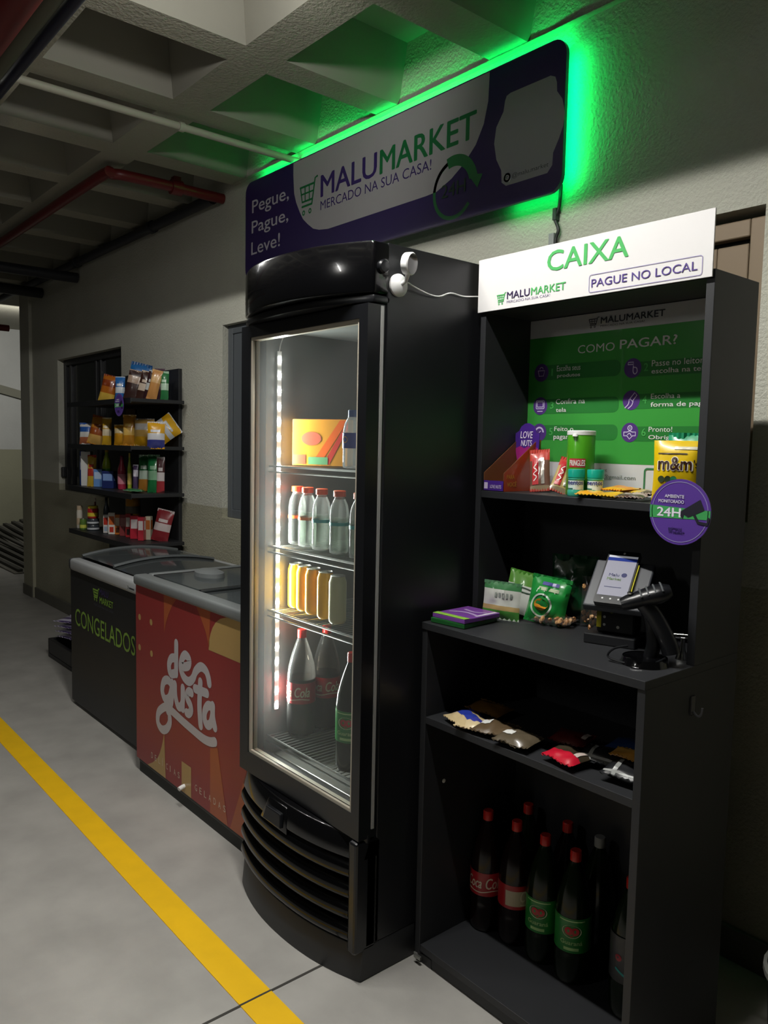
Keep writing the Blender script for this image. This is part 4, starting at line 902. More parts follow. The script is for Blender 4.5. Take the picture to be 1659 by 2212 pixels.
# ---- things on the upper shelf
ZU = 1.3755
def nut_box():
    t = thing('display_box', (-1.53, 1.78, ZU), 'orange and purple cardboard display box, open and sloping, at the shelf left end', 'box')
    x0, x1, y0, y1 = -1.574, -1.497, 1.708, 1.868; K = paint('#7a4a2a', 0.6); th = .0016
    OG = paint('#b5431f', 0.25, coat=.4); PU = paint('#4a2a8a', .3)
    side = [(y0, ZU), (y1, ZU), (y1, ZU+.150), (y1-.012, ZU+.152), (y0, ZU+.052)]
    MB().prism(side, lambda a, b: (x0, a, b), lambda a, b: (x0+th, a, b)).build('side_wall', K, t)
    MB().prism(side, lambda a, b: (x1-th, a, b), lambda a, b: (x1, a, b)).build('side_wall', K, t)
    S = Sheet(lambda u, v, h: (x1+h, u, v)); mb = MB(); S.poly(mb, side); mb.build('side_print', OG, t)
    mb = MB(); S.text(mb, 'PARA', y0+.012, y0+.045, ZU+.036, ZU+.048, .001, bold=.02); S.text(mb, 'VOC\u00ca', y0+.014, y0+.055, ZU+.014, ZU+.030, .001, bold=.02); mb.build('lettering', paint('#d9912a', .3), t)
    MB().box(x0, x1, y0, y0+th, ZU, ZU+.030).build('front_wall', PU, t); MB().box(x0, x1, y0, y1, ZU, ZU+th).build('floor_panel', K, t)
    S = front(y0); mb = MB(); S.text(mb, 'LOVE NUTS', -1.548, -1.505, ZU+.008, ZU+.018, bold=.02); S.quad(mb, -1.571, -1.557, ZU+.006, ZU+.024); mb.build('lettering', paint('#cfc3e0', .3), t)
    MB().box(x0, x1, y1-th, y1, ZU, ZU+.150).build('back_wall', K, t)
    yc = 1.845; out = [(-1.585, 1.447), (-1.52, 1.442), (-1.508, 1.50), (-1.506, 1.545), (-1.518, 1.545)]+[(-1.552+.033*math.cos(a), 1.545+.030*math.sin(a)) for a in (.3, .8, 1.3, 1.57, 1.9, 2.4, 2.9)]+[(-1.598, 1.545), (-1.597, 1.50)]
    out = [(u+.022, v) for u, v in out]
    MB().prism(out, lambda a, b: (a, yc, b), lambda a, b: (a, yc+.002, b)).build('header_card', PU, t)
    S = front(yc); mb = MB(); S.poly(mb, [(-1.563, 1.448), (-1.498, 1.443), (-1.487, 1.50), (-1.500, 1.506), (-1.512, 1.500), (-1.525, 1.507), (-1.540, 1.500), (-1.555, 1.507), (-1.574, 1.500)]); mb.build('pink_field', paint('#a0287a', .3), t)
    mb = MB(); S.text(mb, 'LOVE', -1.556, -1.508, 1.530, 1.551, .001, bold=.02, shear=.15); S.text(mb, 'NUTS', -1.553, -1.511, 1.507, 1.525, .001, bold=.02, shear=.15); mb.build('lettering', paint('#e6dcf0', .3), t)
nut_box()
for q, (x, y, rz, rx, ry, lab, sd) in enumerate(((-1.435, 1.795, .55, -.42, -.10, 'red and silver wafer bar leaning behind, nearest the orange display box', 71), (-1.362, 1.785, .6, -.62, .30, 'red and gold wafer bar leaning low beside the green chip tube', 73))):
    o, S = pouch('wafer_bar', .058, .125-.01*q, .018, ('#6a4a3c' if q == 0 else '#b59f66', '#c0453c', '#8a7a60'), lab, 'snack', 'wafer bars on the upper shelf', (x, y, ZU+.004), (rx, ry, rz), seed=sd, bands=[(0, .12, 2), (.78, 1.01, 1)], seal='#b03a36', seal2='#c0453c', wr=.3)
    decal(o, S, 'foil_stripe', MATS.get('foil') or mat('foil', '#d8d2c8', .25, .7), lambda S, mb: S.quad(mb, .004, .014, .02, .10, .001, 2, 8))
    decal(o, S, 'red_panel', '#b8262c', lambda S, mb: S.quad(mb, -.022, -.004, .018, .10, .001, 3, 8))
    decal(o, S, 'script_mark', '#eadfd8', lambda S, mb: S.stroke(mb, [(-.017, .03), (-.009, .04), (-.018, .05), (-.008, .06), (-.017, .07), (-.009, .08)], .003, .0018))
def can():
    o = MB().lathe([(.0365, 0), (.0375, .002), (.0375, .166), (.0365, .168)], 32).build('chip_tube', paint('#4a9a1f', .3, coat=.3), None, smooth=True)
    o.location = (-1.315, 1.815, ZU); o.rotation_euler = (0, 0, .5); tag(o, 'green chip tube with a white lid, behind the two mint jars', 'can')
    MB().lathe([(.0385, .164), (.0388, .174), (.037, .176), (.001, .1755)], 32).build('lid', WPLA, o, smooth=True, local=True)
    S = cyl_sheet(.0375); mb = MB(); S.quad(mb, -.028, .018, .076, .100, .0004, 8, 1); mb.build('red_banner', paint('#b8323a', .3), o, local=True)
    mb = MB(); S.text(mb, 'PRINGLES', -.027, .017, .080, .096, .0008, bold=.03); mb.build('lettering', paint('#e9dfd8', .3), o, local=True)
    mb = MB(); S.stroke(mb, [(-.026, .060), (-.01, .064), (.008, .060), (.006, .050), (-.012, .048), (-.026, .053)], .005, .0006); mb.build('chip_print', paint('#d9cf8a', .4), o, local=True)
    MB().lathe([(.0004, .158), (.008, .160), (.006, .167), (.0004, .168)], 12, c=(-.012, -.0372, 0)).build('tab', WPLA, o, smooth=True, local=True)
can()
def mint_jar(loc, rz, lab):
    BD = paint('#3fae94', .2, coat=.5)
    o = MB().lathe([(.021, 0), (.0225, .003), (.0225, .014), (.0205, .018), (.0205, .042), (.0225, .046), (.021, .050)], 28).build('gum_jar', BD, None, smooth=True)
    o.location = loc; o.rotation_euler = (0, 0, rz); tag(o, lab, 'jar', 'mint gum jars')
    MB().lathe([(.0225, .050), (.0225, .070), (.0215, .072), (.001, .072)], 28).build('lid', paint('#18a08a', .3), o, smooth=True, local=True)
    S = cyl_sheet(.0208); mb = MB(); S.quad(mb, -.028, .024, .018, .042, .0003, 12, 1); mb.build('label', paint('#d6e6e2', .3), o, local=True)
    mb = MB(); S.text(mb, 'mentos', -.027, .020, .031, .041, .0007, bold=.04); mb.build('lettering', paint('#2a2f8a', .3), o, local=True)
    mb = MB(); S.poly(mb, [(-.004, .018), (.016, .018), (.006, .030)], .0007); S.quad(mb, -.027, -.008, .019, .022, .0007, 5, 1); mb.build('leaf_print', paint('#2a7a6a', .3), o, local=True)
mint_jar((-1.283, 1.755, ZU), .62, 'teal mint gum jar at the shelf front, below the green chip tube')
mint_jar((-1.243, 1.785, ZU), .6, 'teal mint gum jar just right of and behind the other one')
for q, (x, y, z, rz, c1, c2, lab) in enumerate(((-1.205, 1.735, .004, .5, '#d99a18', '#e8c040', 'yellow sweet sachet lying at the shelf front beside the teal jar'), (-1.145, 1.735, .004, .2, '#d9a51c', '#e6b82e', 'yellow sweet sachet lying in the middle of the shelf front'), (-1.19, 1.805, .016, -.2, '#e0a81c', '#d98a14', 'yellow sweet sachet lying on top, behind the front two'), (-1.13, 1.835, .010, .3, '#d9b83a', '#b8a86a', 'pale yellow sachet lying by the back poster'), (-1.095, 1.745, .004, .3, '#4a342c', '#b8a298', 'brown silver sachet lying left of the round 24H sign'), (-1.075, 1.80, .012, -.1, '#5a4038', '#c4b4aa', 'brown silver sachet lying behind the other brown one'))):
    o, S = pouch('sweet_sachet', .075, .07, .014, (c1, c2), lab, 'snack', 'sachets lying on the upper shelf', (x, y-.03, ZU+z+.006), (-PI/2+.04, 0, rz), seed=80+q, bands=[(.3, .7, 1)], seal=c2, nx=10, ny=10, wr=.35)
o, S = pouch('sweet_pouch', .100, .165, .045, ('#1f9a6a', '#2fae7c'), 'green topped pouch standing behind the yellow sweet pouch', 'snack', None, (-1.020, 1.85, ZU+.001), (-.06, 0, .35), seed=91, seal='#1f8a60', wr=.2)
decal(o, S, 'white_print', '#d6e8de', lambda S, mb: S.quad(mb, -.035, .02, .118, .136, .001, 5, 2)); decal(o, S, 'red_print', '#c0392b', lambda S, mb: S.quad(mb, .026, .044, .115, .135, .001, 3, 2))
o, S = pouch('sweet_pouch', .115, .150, .050, ('#e0bd14', '#e6c820'), 'yellow sweet pouch with big brown letters beside the round 24H sign', 'snack', None, (-1.010, 1.785, ZU+.001), (-.05, 0, .40), seed=93, wr=.10)
decal(o, S, 'letter_outline', '#efe9d8', lambda S, mb: S.text(mb, 'm&m', -.047, .040, .075, .111, .0008, bold=.07)); decal(o, S, 'lettering', '#3a2018', lambda S, mb: (S.text(mb, 'm&m', -.045, .037, .077, .109, .0014, bold=.03), S.text(mb, "'s", .040, .052, .083, .103, .0014, bold=.02)))
decal(o, S, 'weight_print', '#3b4a30', lambda S, mb: (S.disc(mb, -.036, .055, .008, .001), S.disc(mb, -.020, .055, .008, .001))); decal(o, S, 'white_print', '#dcd8c0', lambda S, mb: S.quad(mb, -.008, .045, .128, .135, .001, 6, 1))
decal(o, S, 'plus_print', '#3a9a6a', lambda S, mb: S.disc(mb, -.006, .055, .008, .001)); decal(o, S, 'tag_line', '#4a3a20', lambda S, mb: S.quad(mb, -.046, .024, .116, .119, .001, 6, 1))
# ---- things on the counter
ZC = 1.0085
for q in range(2):
    o = MB().box(-.060, .060, -.075, .075, 0, .013).build('chocolate_tablet', paint('#7a459c' if q else '#1f5a2a', .3, coat=.2), None, .002)
    o.location = (-1.525+.004*q, 1.592+.004*q, ZC+.0135*q+.0003); o.rotation_euler = (0, 0, .10-.06*q); tag(o, 'purple chocolate tablet with a lime edge, on top of the green one' if q else 'dark green chocolate tablet under the purple one', 'chocolate')
    S = Sheet(lambda u, v, h: (u, v, .013+h)); mb = MB(); S.quad(mb, -.060, .060, -.075, -.052); mb.build('lime_edge', paint('#8fc04a' if q else '#2f7a3a', .3), o, local=True)
    if q:
        mb = MB(); S.stroke(mb, [(-.04, -.02), (0, .0), (.045, -.01)], .012); S.stroke(mb, [(-.03, .03), (.01, .02), (.04, .035)], .010); mb.build('swirl_print', paint('#b59acb', .3), o, local=True)
        mb = MB(); S.quad(mb, .046, .056, -.02, .068); mb.build('white_stripe', paint('#d8cfe0', .3), o, local=True)
o, S = pouch('herb_packet', .115, .105, .020, ('#c6c8c0', '#3f7a4a', '#4a8a3a', '#b59a66'), 'white and green herb packet standing in front of its twin', 'food', 'herb packets on the counter', (-1.487, 1.700, ZC+.001), (-.10, .03, .35), seed=101, bands=[(0, .22, 2), (.22, .36, 3), (.80, 1.01, 1)], seal='#b9c4b4', seal2='#5a8a64', wr=.5)
decal(o, S, 'small_print', '#8f968e', lambda S, mb: [S.quad(mb, -.02+.012*k, -.013+.012*k, .062, .076, .001) for k in range(5)])
o, S = pouch('herb_packet', .115, .12, .018, ('#d0d2cc', '#5a8f3a', '#cfd2ca'), 'white packet with a green header tilted behind the front packet', 'food', 'herb packets on the counter', (-1.472, 1.765, ZC+.012), (-.18, .16, .30), seed=103, bands=[(.70, 1.01, 1)], seal='#cfd2ca', seal2='#4f8a34', wr=.25)
decal(o, S, 'brand_oval', '#4a5a50', lambda S, mb: S.stroke(mb, [(-.035, .070), (-.02, .077), (.02, .075), (.038, .069), (.02, .064), (-.02, .065), (-.035, .070)], .003, .001))
o, S = pouch('snack_bag', .115, .130, .055, ('#1f8a3a', '#177a30'), 'bright green snack bag with an orange snack picture on the counter', 'snack', None, (-1.375, 1.755, ZC+.002), (-.25, .12, .38), seed=105, seal='#1c7a34', wr=.35)
decal(o, S, 'badge_white', '#c6d8c8', lambda S, mb: (S.ring(mb, -.012, .048, .028, .033, .001, 0, 2*PI, 28), S.poly(mb, [(-.034, .083), (.022, .087), (.020, .097), (-.032, .095)], .001)))
decal(o, S, 'snack_print', '#d08a22', lambda S, mb: S.disc(mb, -.012, .050, .023, .001, .016)); decal(o, S, 'blue_print', '#5a5a9a', lambda S, mb: S.quad(mb, -.022, .026, .106, .116, .001, 5, 2)); decal(o, S, 'pale_print', '#b9c9a6', lambda S, mb: S.quad(mb, -.03, .03, .090, .100, .001, 5, 2))
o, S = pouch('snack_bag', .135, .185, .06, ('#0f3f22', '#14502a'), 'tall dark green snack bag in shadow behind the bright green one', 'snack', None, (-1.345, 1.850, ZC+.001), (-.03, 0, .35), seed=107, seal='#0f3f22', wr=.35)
NUTS = ('#b98a58', '#a5713f', '#c9a074')
def nut_pack(name, lab, loc, rot, W, H, D, seed, group):
    o, S = pouch(name, W, H, D, ('#ffffff',), lab, 'snack', None, loc, rot, seed=seed, wr=.15, mats=[WRAP], nx=10, ny=10)
    random.seed(seed); mb = MB()
    for k in range(70):
        a, b = random.uniform(-.42, .42)*W, random.uniform(.10, .86)*H; dd = D*.36*max(0, 1-(2*a/W)**2)**.5*math.sin(PI*b/H)**.5; y = random.uniform(-dd, dd)
        r = .0062; m = Matrix.Rotation(random.uniform(0, 6), 3, 'X') @ Matrix.Rotation(random.uniform(0, 6), 3, 'Z'); vs = []; fs = []
        for j, (rr, zz) in enumerate(((.35, -1.2), (1, -.5), (1, .5), (.35, 1.2))):
            for i in range(6): vs.append(m @ Vector((rr*r*math.cos(i*PI/3), rr*r*math.sin(i*PI/3), zz*r*1.1))+Vector((a, y, b)))
        for j in range(3):
            for i in range(6): i2 = (i+1) % 6; fs.append((j*6+i, j*6+i2, j*6+6+i2, j*6+6+i))
        fs += [tuple(reversed(range(6))), tuple(range(18, 24))]; mb.add(vs, fs, k % 3)
    n = mb.build('nuts', [paint(c, .5) for c in NUTS], o, smooth=True, local=True); n['kind'] = 'stuff'
nut_pack('nut_pack', 'clear pack of brown nuts lying flat in front of the green bag', (-1.338, 1.735, ZC+.015), (-PI/2, 0, .30), .115, .085, .030, 111, None)
nut_pack('nut_pack', 'clear pack of nuts standing between the dark bag and the payment terminal', (-1.262, 1.840, ZC+.001), (-.05, 0, .4), .085, .14, .035, 113, None)
nut_pack('nut_pack', 'clear nut pack half hidden under the payment terminal', (-1.215, 1.80, ZC+.001), (-.05, 0, .4), .07, .085, .035, 115, None)
def terminal():
    t = thing('payment_terminal', (-1.128, 1.75, ZC), 'payment touchscreen terminal tilted on a black stand on the counter', 'terminal', rz=.30)
    mb = MB(); mb.hexa([(-.075, -.065, .086), (.075, -.065, .086), (.075, .055, .165), (-.075, .055, .165), (-.075, -.075, .102), (.075, -.075, .102), (.075, .035, .205), (-.075, .035, .205)])
    mb.build('tilted_deck', mat('graphite_plastic', '#34363c', .45), t, .004, local=True)
    A = Vector((-.005, -.072, .108)); U = Vector((1, 0, 0)); V = Vector((0, .74, .67)).normalized(); N = U.cross(V)
    f = lambda u, v, h: A+U*u+V*v+N*h
    out = fillet((-.041, -.004), (.041, .168), .006)
    MB().prism(out, lambda a, b: f(a, b, .012), lambda a, b: f(a, b, 0)).build('screen_body', SEMI, t, local=True)
    S = Sheet(lambda u, v, h: f(u, v, .012+h)); scr = MB(); S.quad(scr, -.037, .037, .020, .152); scr.build('screen', mat('lit_screen', '#8f8f9c', .2, emit=.16), t, local=True)
    mb = MB(); S.quad(mb, -.037, .037, .134, .145, .0009); mb.build('title_bar', mat('lit_blue', '#1f3280', .2, emit=.10), t, local=True)
    mb = MB(); S.quad(mb, -.037, .037, .145, .152, .0009); mb.build('status_bar', mat('lit_white', '#b9bcc4', .2, emit=.3), t, local=True)
    mb = MB(); S.text(mb, 'Malu', -.022, .004, .082, .091, .0011, bold=.02); S.disc(mb, .016, .088, .007, .0011); mb.build('lettering', mat('lit_navy', '#23285a', .3), t, local=True)
    mb = MB(); S.text(mb, 'Market', -.024, .012, .069, .078, .0011, bold=.02); mb.build('lettering', mat('lit_green', '#5a7a3a', .3), t, local=True)
    mb = MB(); S.quad(mb, -.025, .018, .046, .048, .0011); mb.build('line', MATS['lit_navy'], t, local=True)
    mb = MB()
    for u in (-.02, 0, .02): S.disc(mb, u, .010, .0025, .0009)
    S.disc(mb, 0, .160, .003, .0009); mb.build('touch_keys', paint('#c9c9c9', .3), t, local=True)
    MB().prism([(-.044, .03), (-.039, .03), (-.039, .13), (-.044, .13)], lambda a, b: f(-a, b, .008), lambda a, b: f(-a, b, -.014)).build('yellow_edge', mat('yellow_plastic', '#d8cf1f', .3), t, local=True)
    MB().box(-.05, .045, -.03, .04, .028, .10).build('neck_box', mat('stand_black', '#0b0b0d', .35), t, .004, local=True)
    S2 = Sheet(lambda u, v, h: (u, -.030-h, v)); mb = MB(); S2.quad(mb, -.050, -.038, .040, .095); S2.disc(mb, -.012, .085, .006); mb.build('yellow_label', paint('#c8bf2a', .4), t, local=True)
    mb = MB(); S2.disc(mb, -.030, .068, .0035); S2.disc(mb, -.030, .048, .0035); S2.disc(mb, .005, .045, .004); mb.build('rivets', paint('#c9c9c0', .3), t, local=True)
    MB().box(-.075, .055, -.055, .05, 0, .026).build('base', BLKM, t, .003, local=True)
terminal()
def scanner():
    t = thing('barcode_scanner', (-.975, 1.625, ZC), 'black handheld barcode scanner resting in its stand on the counter', 'scanner', rz=.25)
    MB().prism([(.045*math.cos(2*PI*k/28)*(1.25 if math.cos(2*PI*k/28) < 0 else 1.2), .055*math.sin(2*PI*k/28)) for k in range(28)], lambda a, b: (a, b, 0), lambda a, b: (a*.93, b*.93, .014)).build('stand_base', GLOSS, t, .003, smooth=True, local=True)
    MB().tube(spline([(.005, .02, .01), (.012, .02, .05), (.006, .016, .10), (-.002, .008, .125)], 5), .017, 12).build('stand_post', SEMI, t, smooth=True, local=True)
    MB().tube(spline([(.055, .01, .03), (.045, .008, .06), (.015, 0, .115), (-.015, -.008, .150)], 5), .017, 14, flat=1.2).build('handle', SEMI, t, smooth=True, local=True)
    h = MB(); A = Vector((-.055, -.020, .135)); B = Vector((.045, .02, .175)); D = (B-A)
    pts = [A+D*k/8 for k in range(9)]; rr = (.017, .0215, .0235, .025, .0265, .028, .028, .025, .016); vs = []; fs = []
    tdir = D.normalized(); s = tdir.cross(Vector((0, 0, 1))).normalized(); up = s.cross(tdir)
    for p, r in zip(pts, rr):
        for k in range(16): a = 2*PI*k/16; vs.append(p+s*math.cos(a)*r*1.15+up*math.sin(a)*r*.8)
    for i in range(8):
        for k in range(16): k2 = (k+1) % 16; fs.append((i*16+k, i*16+k2, i*16+16+k2, i*16+16+k))
    fs += [tuple(reversed(range(16))), tuple(range(128, 144))]; h.add(vs, fs); h.build('head', SEMI, t, smooth=True, local=True)
    for k in range(4):
        p = A+D*(.42+.14*k); rad = .0265*.8+.001
        MB().tube([p+s*math.cos(a)*.031+up*math.sin(a)*(rad+.001) for a in (.35, .8, 1.2, 1.57, 1.95, 2.35, 2.8)], .0022, 6).build('grip_rib', mat('grey_rubber', '#55585a', .5), t, smooth=True, local=True)
    MB().lathe([(.001, 0), (.006, .002), (.007, .006), (.001, .008)], 14, c=(-.035, -.022, .160)).build('trigger_light', CHROME, t, smooth=True, local=True)
    MB().tube(spline([(-.035, -.02, .04), (-.065, -.03, .030), (-.075, -.035, .010), (-.03, -.04, .004), (.02, -.03, .008), (.045, .0, .02)], 6), .0026, 8).build('cable', SEMI, t, smooth=True, local=True)
scanner()
o = thing('metal_clamp', (-.945, 1.735, ZC), 'small shiny metal clamp with a knob behind the scanner, by the shelf side', 'clamp')
MB().tube([(-.03, 0, .052), (.018, .01, .056)], .007, 12).build('jaw', CHROME, o, smooth=True, local=True)
MB().lathe([(.001, 0), (.009, .002), (.010, .010), (.001, .013)], 16, c=(.024, .012, .066)).build('knob', CHROME, o, smooth=True, local=True)
MB().tube([(.012, .01, .056), (.020, .01, .066)], .004, 10).build('spindle', CHROME, o, smooth=True, local=True)
MB().lathe([(.016, 0), (.012, .012), (.007, .022), (.005, .05)], 16).build('foot_post', CHROME, o, smooth=True, local=True)
# ---- packs on the lower shelf
ZL = .7385
for q, (x, y, z, W, H, D, rz, cols, bands, lab) in enumerate((
    (-1.475, 1.525, .010, .105, .085, .028, -.30, ('#c9b48a', '#2a3a9a', '#d8cba8'), [(.30, .72, 1)], 'cream and blue pack lying at the left end of the lower shelf'),
    (-1.415, 1.520, .008, .085, .070, .024, .25, ('#d0bd96', '#3a3f9a', '#c9b48a'), [(.45, .75, 1)], 'smaller cream and blue pack beside the first one'),
    (-1.350, 1.530, .010, .110, .085, .026, .20, ('#5a4a36', '#6a5a44'), [], 'brown pack with a white sticker, left one of the two'),
    (-1.270, 1.520, .010, .105, .085, .030, .10, ('#5a5040', '#6a6050'), [], 'brown olive pack with a white sticker, right one of the two'),
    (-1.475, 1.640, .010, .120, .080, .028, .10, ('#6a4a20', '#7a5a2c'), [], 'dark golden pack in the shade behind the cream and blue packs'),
    (-1.130, 1.530, .012, .100, .080, .032, -.15, ('#c01830', '#3a3226'), [(.42, 1.01, 1)], 'bright red pack with a dark brown top in the middle of the lower shelf'),
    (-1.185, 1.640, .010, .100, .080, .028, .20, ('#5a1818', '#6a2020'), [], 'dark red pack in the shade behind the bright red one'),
    (-1.055, 1.700, .012, .110, .080, .030, .10, ('#1f3a6a', '#16284a'), [], 'dark blue pack at the back right of the lower shelf'),
    (-.985, 1.600, .045, .085, .050, .018, .15, ('#c08a3a', '#d0a050'), [(.3, .7, 1)], 'tan sachet lying on top of the black packs'))):
    o, S = pouch('food_pack', W, H, D, cols, lab, 'food', None, (x, y-.02, ZL+z+.006), (-PI/2+.06, 0, rz), seed=130+q, bands=bands, seal=cols[0], seal2=cols[min(1, len(cols)-1)], wr=.3, nx=12, ny=12)
    if 'sticker' in lab: decal(o, S, 'sticker', '#d6d6d2', lambda S, mb: S.quad(mb, -.042, -.012, .030, .052, .001, 4, 3))
    if 'bright red' in lab: decal(o, S, 'white_print', '#c8b8b0', lambda S, mb: S.quad(mb, .030, .042, .03, .07, .001, 3, 4))
for q, (x, y, rz, lab) in enumerate(((-1.055, 1.60, .15, 'black tissue pack with a grey seam, farther one on the lower shelf'), (-.965, 1.565, .10, 'black tissue pack with a grey seam, nearer one by the right side panel'))):
    o, S = pouch('tissue_pack', .115, .085, .045, ('#1c1d20', '#26282b'), lab, 'tissue', 'black tissue packs', (x, y-.03, ZL+.022), (-PI/2, 0, rz), seed=150+q, seal='#3a3c3e', wr=.15)
    decal(o, S, 'seam', '#8f918f', lambda S, mb: (S.quad(mb, -.05, .05, .004, .008, .001, 8, 1), S.quad(mb, -.028, -.018, .0, .045, .001, 2, 6)))
# ---- two litre bottles on the base board
PROF2 = [(.028, 0), (.043, .004), (.048, .02), (.048, .085), (.0465, .095), (.048, .105), (.048, .20), (.044, .235), (.034, .275), (.022, .310), (.0145, .330), (.0145, .352)]
COLA = mat('cola_in_bottle', '#120605', .16, spec=.35); GUAR = mat('dark_green_bottle', '#0f1a0a', .16, spec=.35)
def soda(kind, x, y, z, rz, lab, group, body=None):
    b = bottle('soda_bottle', PROF2, body or (COLA if kind == 'c' else GUAR), paint('#b82018' if kind != 'w' else '#8a8a88', .35), lab, 'bottle', (x, y, z), group, capr=.0155, caph=.024)
    b.rotation_euler = (0, 0, rz); r = .0484; S = cyl_sheet(r)
    if kind == 'c':
        MB().lathe([(r, .115), (r+.0006, .115), (r+.0006, .185), (r, .185)], 32, cap=False).build('label', paint('#a01822', .3), b, smooth=True, local=True)
        mb = MB(); S.text(mb, 'Coca', -.062, -.012, .138, .170, .0012, bold=.02, shear=.25); S.text(mb, 'Cola', .0, .052, .138, .172, .0012, bold=.02, shear=.25); S.stroke(mb, [(-.06, .130), (-.02, .126), (.02, .132), (.05, .128)], .003, .0012); mb.build('lettering', paint('#d8ccb8', .3), b, local=True)
    elif kind == 'g':
        MB().lathe([(r, .095), (r+.0006, .095), (r+.0006, .190), (r, .190)], 32, cap=False).build('label', paint('#1f7a30', .3), b, smooth=True, local=True)
        mb = MB(); S.disc(mb, 0, .155, .026, .0012, .018); mb.build('badge', paint('#d8cfb0', .3), b, local=True)
        mb = MB(); S.disc(mb, -.008, .156, .011, .0016, .011); S.disc(mb, .009, .156, .011, .0016, .011); S.poly(mb, [(-.018, .151), (.019, .151), (0, .140)], .0016); mb.build('fruit_print', paint('#b5202a', .3), b, local=True)
        mb = MB(); S.text(mb, 'Guaran\u00e1', -.03, .03, .118, .130, .0012, bold=.03); S.quad(mb, -.035, .035, .182, .185, .0012, 8, 1); S.quad(mb, -.02, .02, .102, .110, .0012, 6, 1); mb.build('lettering', paint('#a8d08a', .3), b, local=True)
    return b
GB_ = 'two litre bottles on the cashier base board'
soda('c', -1.526, 1.722, .0605, .7, 'cola bottle with a red label, leftmost on the base board of the cashier shelf', GB_)
b = soda('c', -1.428, 1.738, .0605, 2.3, 'cola bottle turned to its white table of figures, second from left on the base board', GB_)
S = cyl_sheet(.0484, -PI/2-1.55); mb = MB(); S.quad(mb, -.030, .030, .125, .170, .0013, 8, 1); mb.build('facts_panel', paint('#b5a890', .4), b, local=True)
soda('g', -1.324, 1.738, .0605, .35, 'green labelled bottle, left one of the two on the base board', GB_)
soda('g', -1.219, 1.735, .0605, .55, 'green labelled bottle, right one and nearest to the camera on the base board', GB_)
soda('c', -1.332, 1.850, .0605, 2.0, 'dark bottle with a red cap in the back row behind the green labelled pair', GB_)
soda('w', -1.222, 1.850, .0605, 1.0, 'dark bottle with a grey cap in the back row', GB_)
soda('g', -1.478, 1.850, .0605, 2.2, 'dark bottle at the back between the two cola bottles', GB_)
b = soda('w', -1.045, 1.735, .0605, .5, 'bottle with a red cap and a dark label beside the right side panel', GB_)
b.children[0].data.materials[0] = paint('#b82018', .35)
MB().lathe([(.0484, .10), (.049, .10), (.049, .22), (.0484, .22)], 32, cap=False).build('label', paint('#3a3a3c', .35), b, smooth=True, local=True)
S = cyl_sheet(.0484); mb = MB(); S.stroke(mb, [(-.03, .135), (0, .120), (.03, .115)], .006, .0012); mb.build('teal_stripe', paint('#1f9a9a', .3), b, local=True)
mb = MB(); S.disc(mb, -.025, .165, .009, .0012); mb.build('red_print', paint('#a02030', .3), b, local=True)

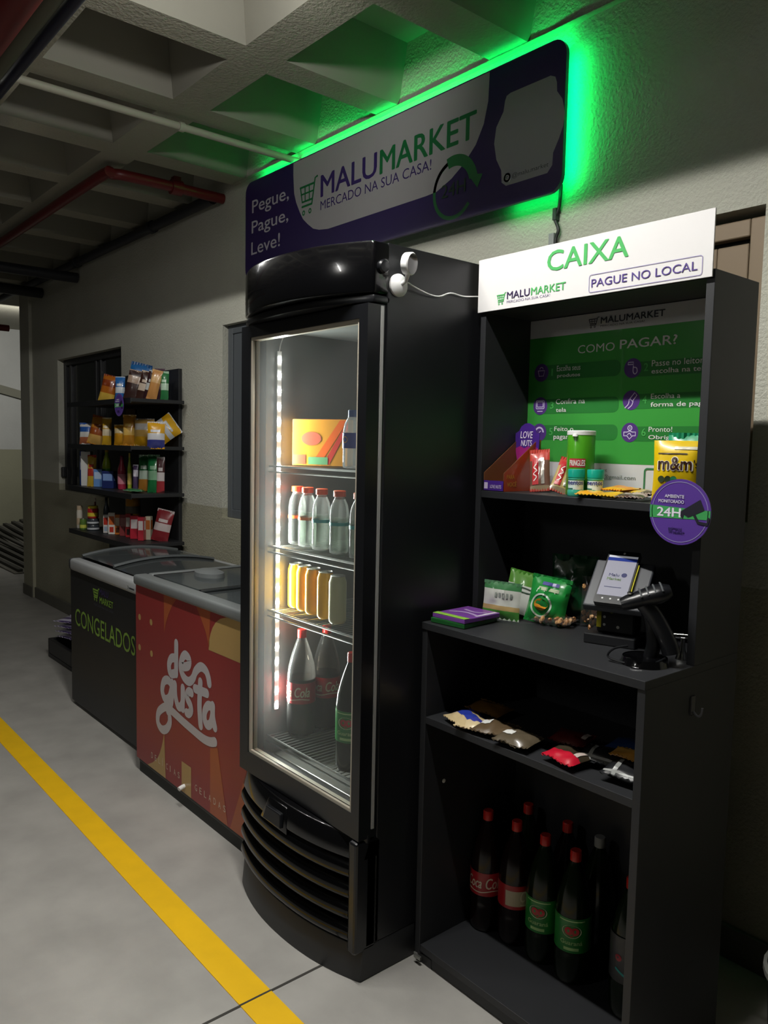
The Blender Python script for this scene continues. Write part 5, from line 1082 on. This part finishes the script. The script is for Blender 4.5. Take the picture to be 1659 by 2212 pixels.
# ================================================================== INSIDE THE FRIDGE
# (shelf wires at 1.425, 1.160, 0.945 and 0.515)
def fridge_items():
    o = carton('frozen_meal_box', .20, .045, .150, '#c98a2a', 'orange meal box standing at an angle on the top fridge shelf', 'box', (-2.120, 1.52, 1.4300), .50, None, None, '#a05a20')
    S = Sheet(lambda u, v, h: (u, -.0225-h, v))
    mb = MB(); S.poly(mb, [(.10, .148), (.072, .148), (-.03, .004), (.002, .004)]); mb.build('orange_band', paint('#d8601f', .3), o, local=True)
    mb = MB(); S.poly(mb, [(.0995, .12), (.0995, .146), (.012, .004), (.035, .004)]); mb.build('red_band', paint('#c0392f', .3), o, local=True)
    mb = MB(); S.disc(mb, -.03, .088, .036, .0009, .022); mb.build('food_picture', paint('#b5543a', .4), o, local=True)
    mb = MB(); S.quad(mb, -.098, -.05, .004, .035, .0009); mb.build('red_corner', paint('#c04a2a', .4), o, local=True)
    mb = MB(); S.quad(mb, -.04, .03, .004, .028, .0012); mb.build('green_strip', paint('#5f9a6a', .4), o, local=True)
    o = carton('frozen_meal_box', .15, .04, .10, '#8f8a78', 'pale box behind, right of the orange meal box in the fridge', 'box', (-1.93, 1.70, 1.4300), .4, None, [('#4a7a5a', (-.9, .9, .05, .35)), ('#b5a58a', (-.5, .3, .4, .9))])
    P5 = [(.022, 0), (.029, .004), (.030, .015), (.030, .07), (.0285, .076), (.030, .082), (.030, .125), (.026, .150), (.016, .172), (.0145, .176), (.0145, .190)]
    o = bottle('water_bottle', [(r*1.0, z*.88) for r, z in P5], PET, paint('#3a5a9a', .35), 'blue labelled bottle at the right end of the top fridge shelf', 'bottle', (-1.855, 1.44, 1.4300), None, (.06, .105, .0305), paint('#2a3f9a', .3), capr=.0155)
    S = cyl_sheet(.0313); mb = MB(); S.disc(mb, .002, .085, .010, .0006); mb.build('label_print', paint('#c89a5a', .3), o, local=True)
    CAPS = paint('#d8502a', .35); TEAL = paint('#3f9a9c', .3); ORG = paint('#d06a30', .3)
    labs = ('first from the left', 'second from the left', 'third from the left', 'fourth from the left', 'at the right end')
    for q, x in enumerate((-2.197, -2.125, -2.035, -1.930, -1.820)):
        o = bottle('juice_bottle', P5, PET, CAPS, 'clear bottle with an orange cap on the second fridge shelf, '+labs[q], 'bottle', (x, 1.475-.008*q, 1.1650), 'orange capped bottles in the fridge', (.088, .098, .0302), ORG if q < 2 else TEAL, capr=.0195, caph=.016)
        MB().lathe([(.0150, .168), (.0155, .168), (.0155, .178), (.0150, .178)], 18, cap=False).build('neck_ring', WPLA, o, smooth=True, local=True)
        mb = MB(); mb.lathe([(.0195, .006), (.0265, .012), (.0272, .066), (.0272, .112)], 20); mb.build('drink', clear_mat('pale_drink', (.80, .86, .80), .12, .1, .10), o, smooth=True, local=True)
    AMB = mat('amber_can', '#d9a01c', .25, .1); GR = ALU
    for q, x in enumerate((-2.200, -2.141, -2.080, -2.005)):
        o = MB().lathe([(.022, 0), (.0265, .006), (.0275, .012), (.0275, .128), (.023, .142), (.0225, .146)], 28).build('drink_can', AMB, None, smooth=True)
        o.location = (x, 1.475-.006*q, .9500); tag(o, 'slim amber can on the third fridge shelf, '+('first', 'second', 'third', 'fourth')[q]+' from the light strip', 'can', 'amber cans in the fridge')
        MB().lathe([(.0225, .146), (.0235, .149), (.021, .150), (.020, .147), (.001, .147)], 28).build('lid', ALU, o, smooth=True, local=True)
        MB().box(-.006, .004, -.009, .009, .1472, .1482).build('pull_tab', ALU, o, local=True)
        if q == 3:
            S = cyl_sheet(.0276); mb = MB(); S.quad(mb, -.030, -.018, .01, .045, .0006, 3, 1); mb.build('code_label', paint('#9a8f9a', .4), o, local=True)
    o = MB().lathe([(.022, 0), (.0265, .006), (.0275, .012), (.0275, .128), (.023, .142), (.0225, .146)], 28).build('drink_can', paint('#b9b48f', .3), None, smooth=True)
    o.location = (-1.925, 1.445, .9500); tag(o, 'slim pale cream can at the right end of the amber cans', 'can')
    MB().lathe([(.0225, .146), (.0235, .149), (.021, .150), (.001, .147)], 28).build('lid', ALU, o, smooth=True, local=True)
    CLR = clear_mat('cola_neck', (.62, .58, .54), .22, .06, .06)
    for q, (x, y, rz) in enumerate(((-2.168, 1.48, .5), (-2.170, 1.585, .9))):
        b = soda('c', x, y, .5195, rz, 'cola bottle in the fridge bottom, %s' % ('nearer the light strip' if q == 0 else 'behind and right of the first'), 'cola bottles in the fridge', CLR)
        MB().lathe([(.028, .003), (.045, .008), (.0465, .03), (.0455, .095), (.0465, .105), (.0465, .195), (.001, .196)], 24).build('drink', COLA, b, smooth=True, local=True)
    soda('g', -1.832, 1.435, .5195, .55, 'green labelled bottle at the right of the fridge bottom', None)
fridge_items()
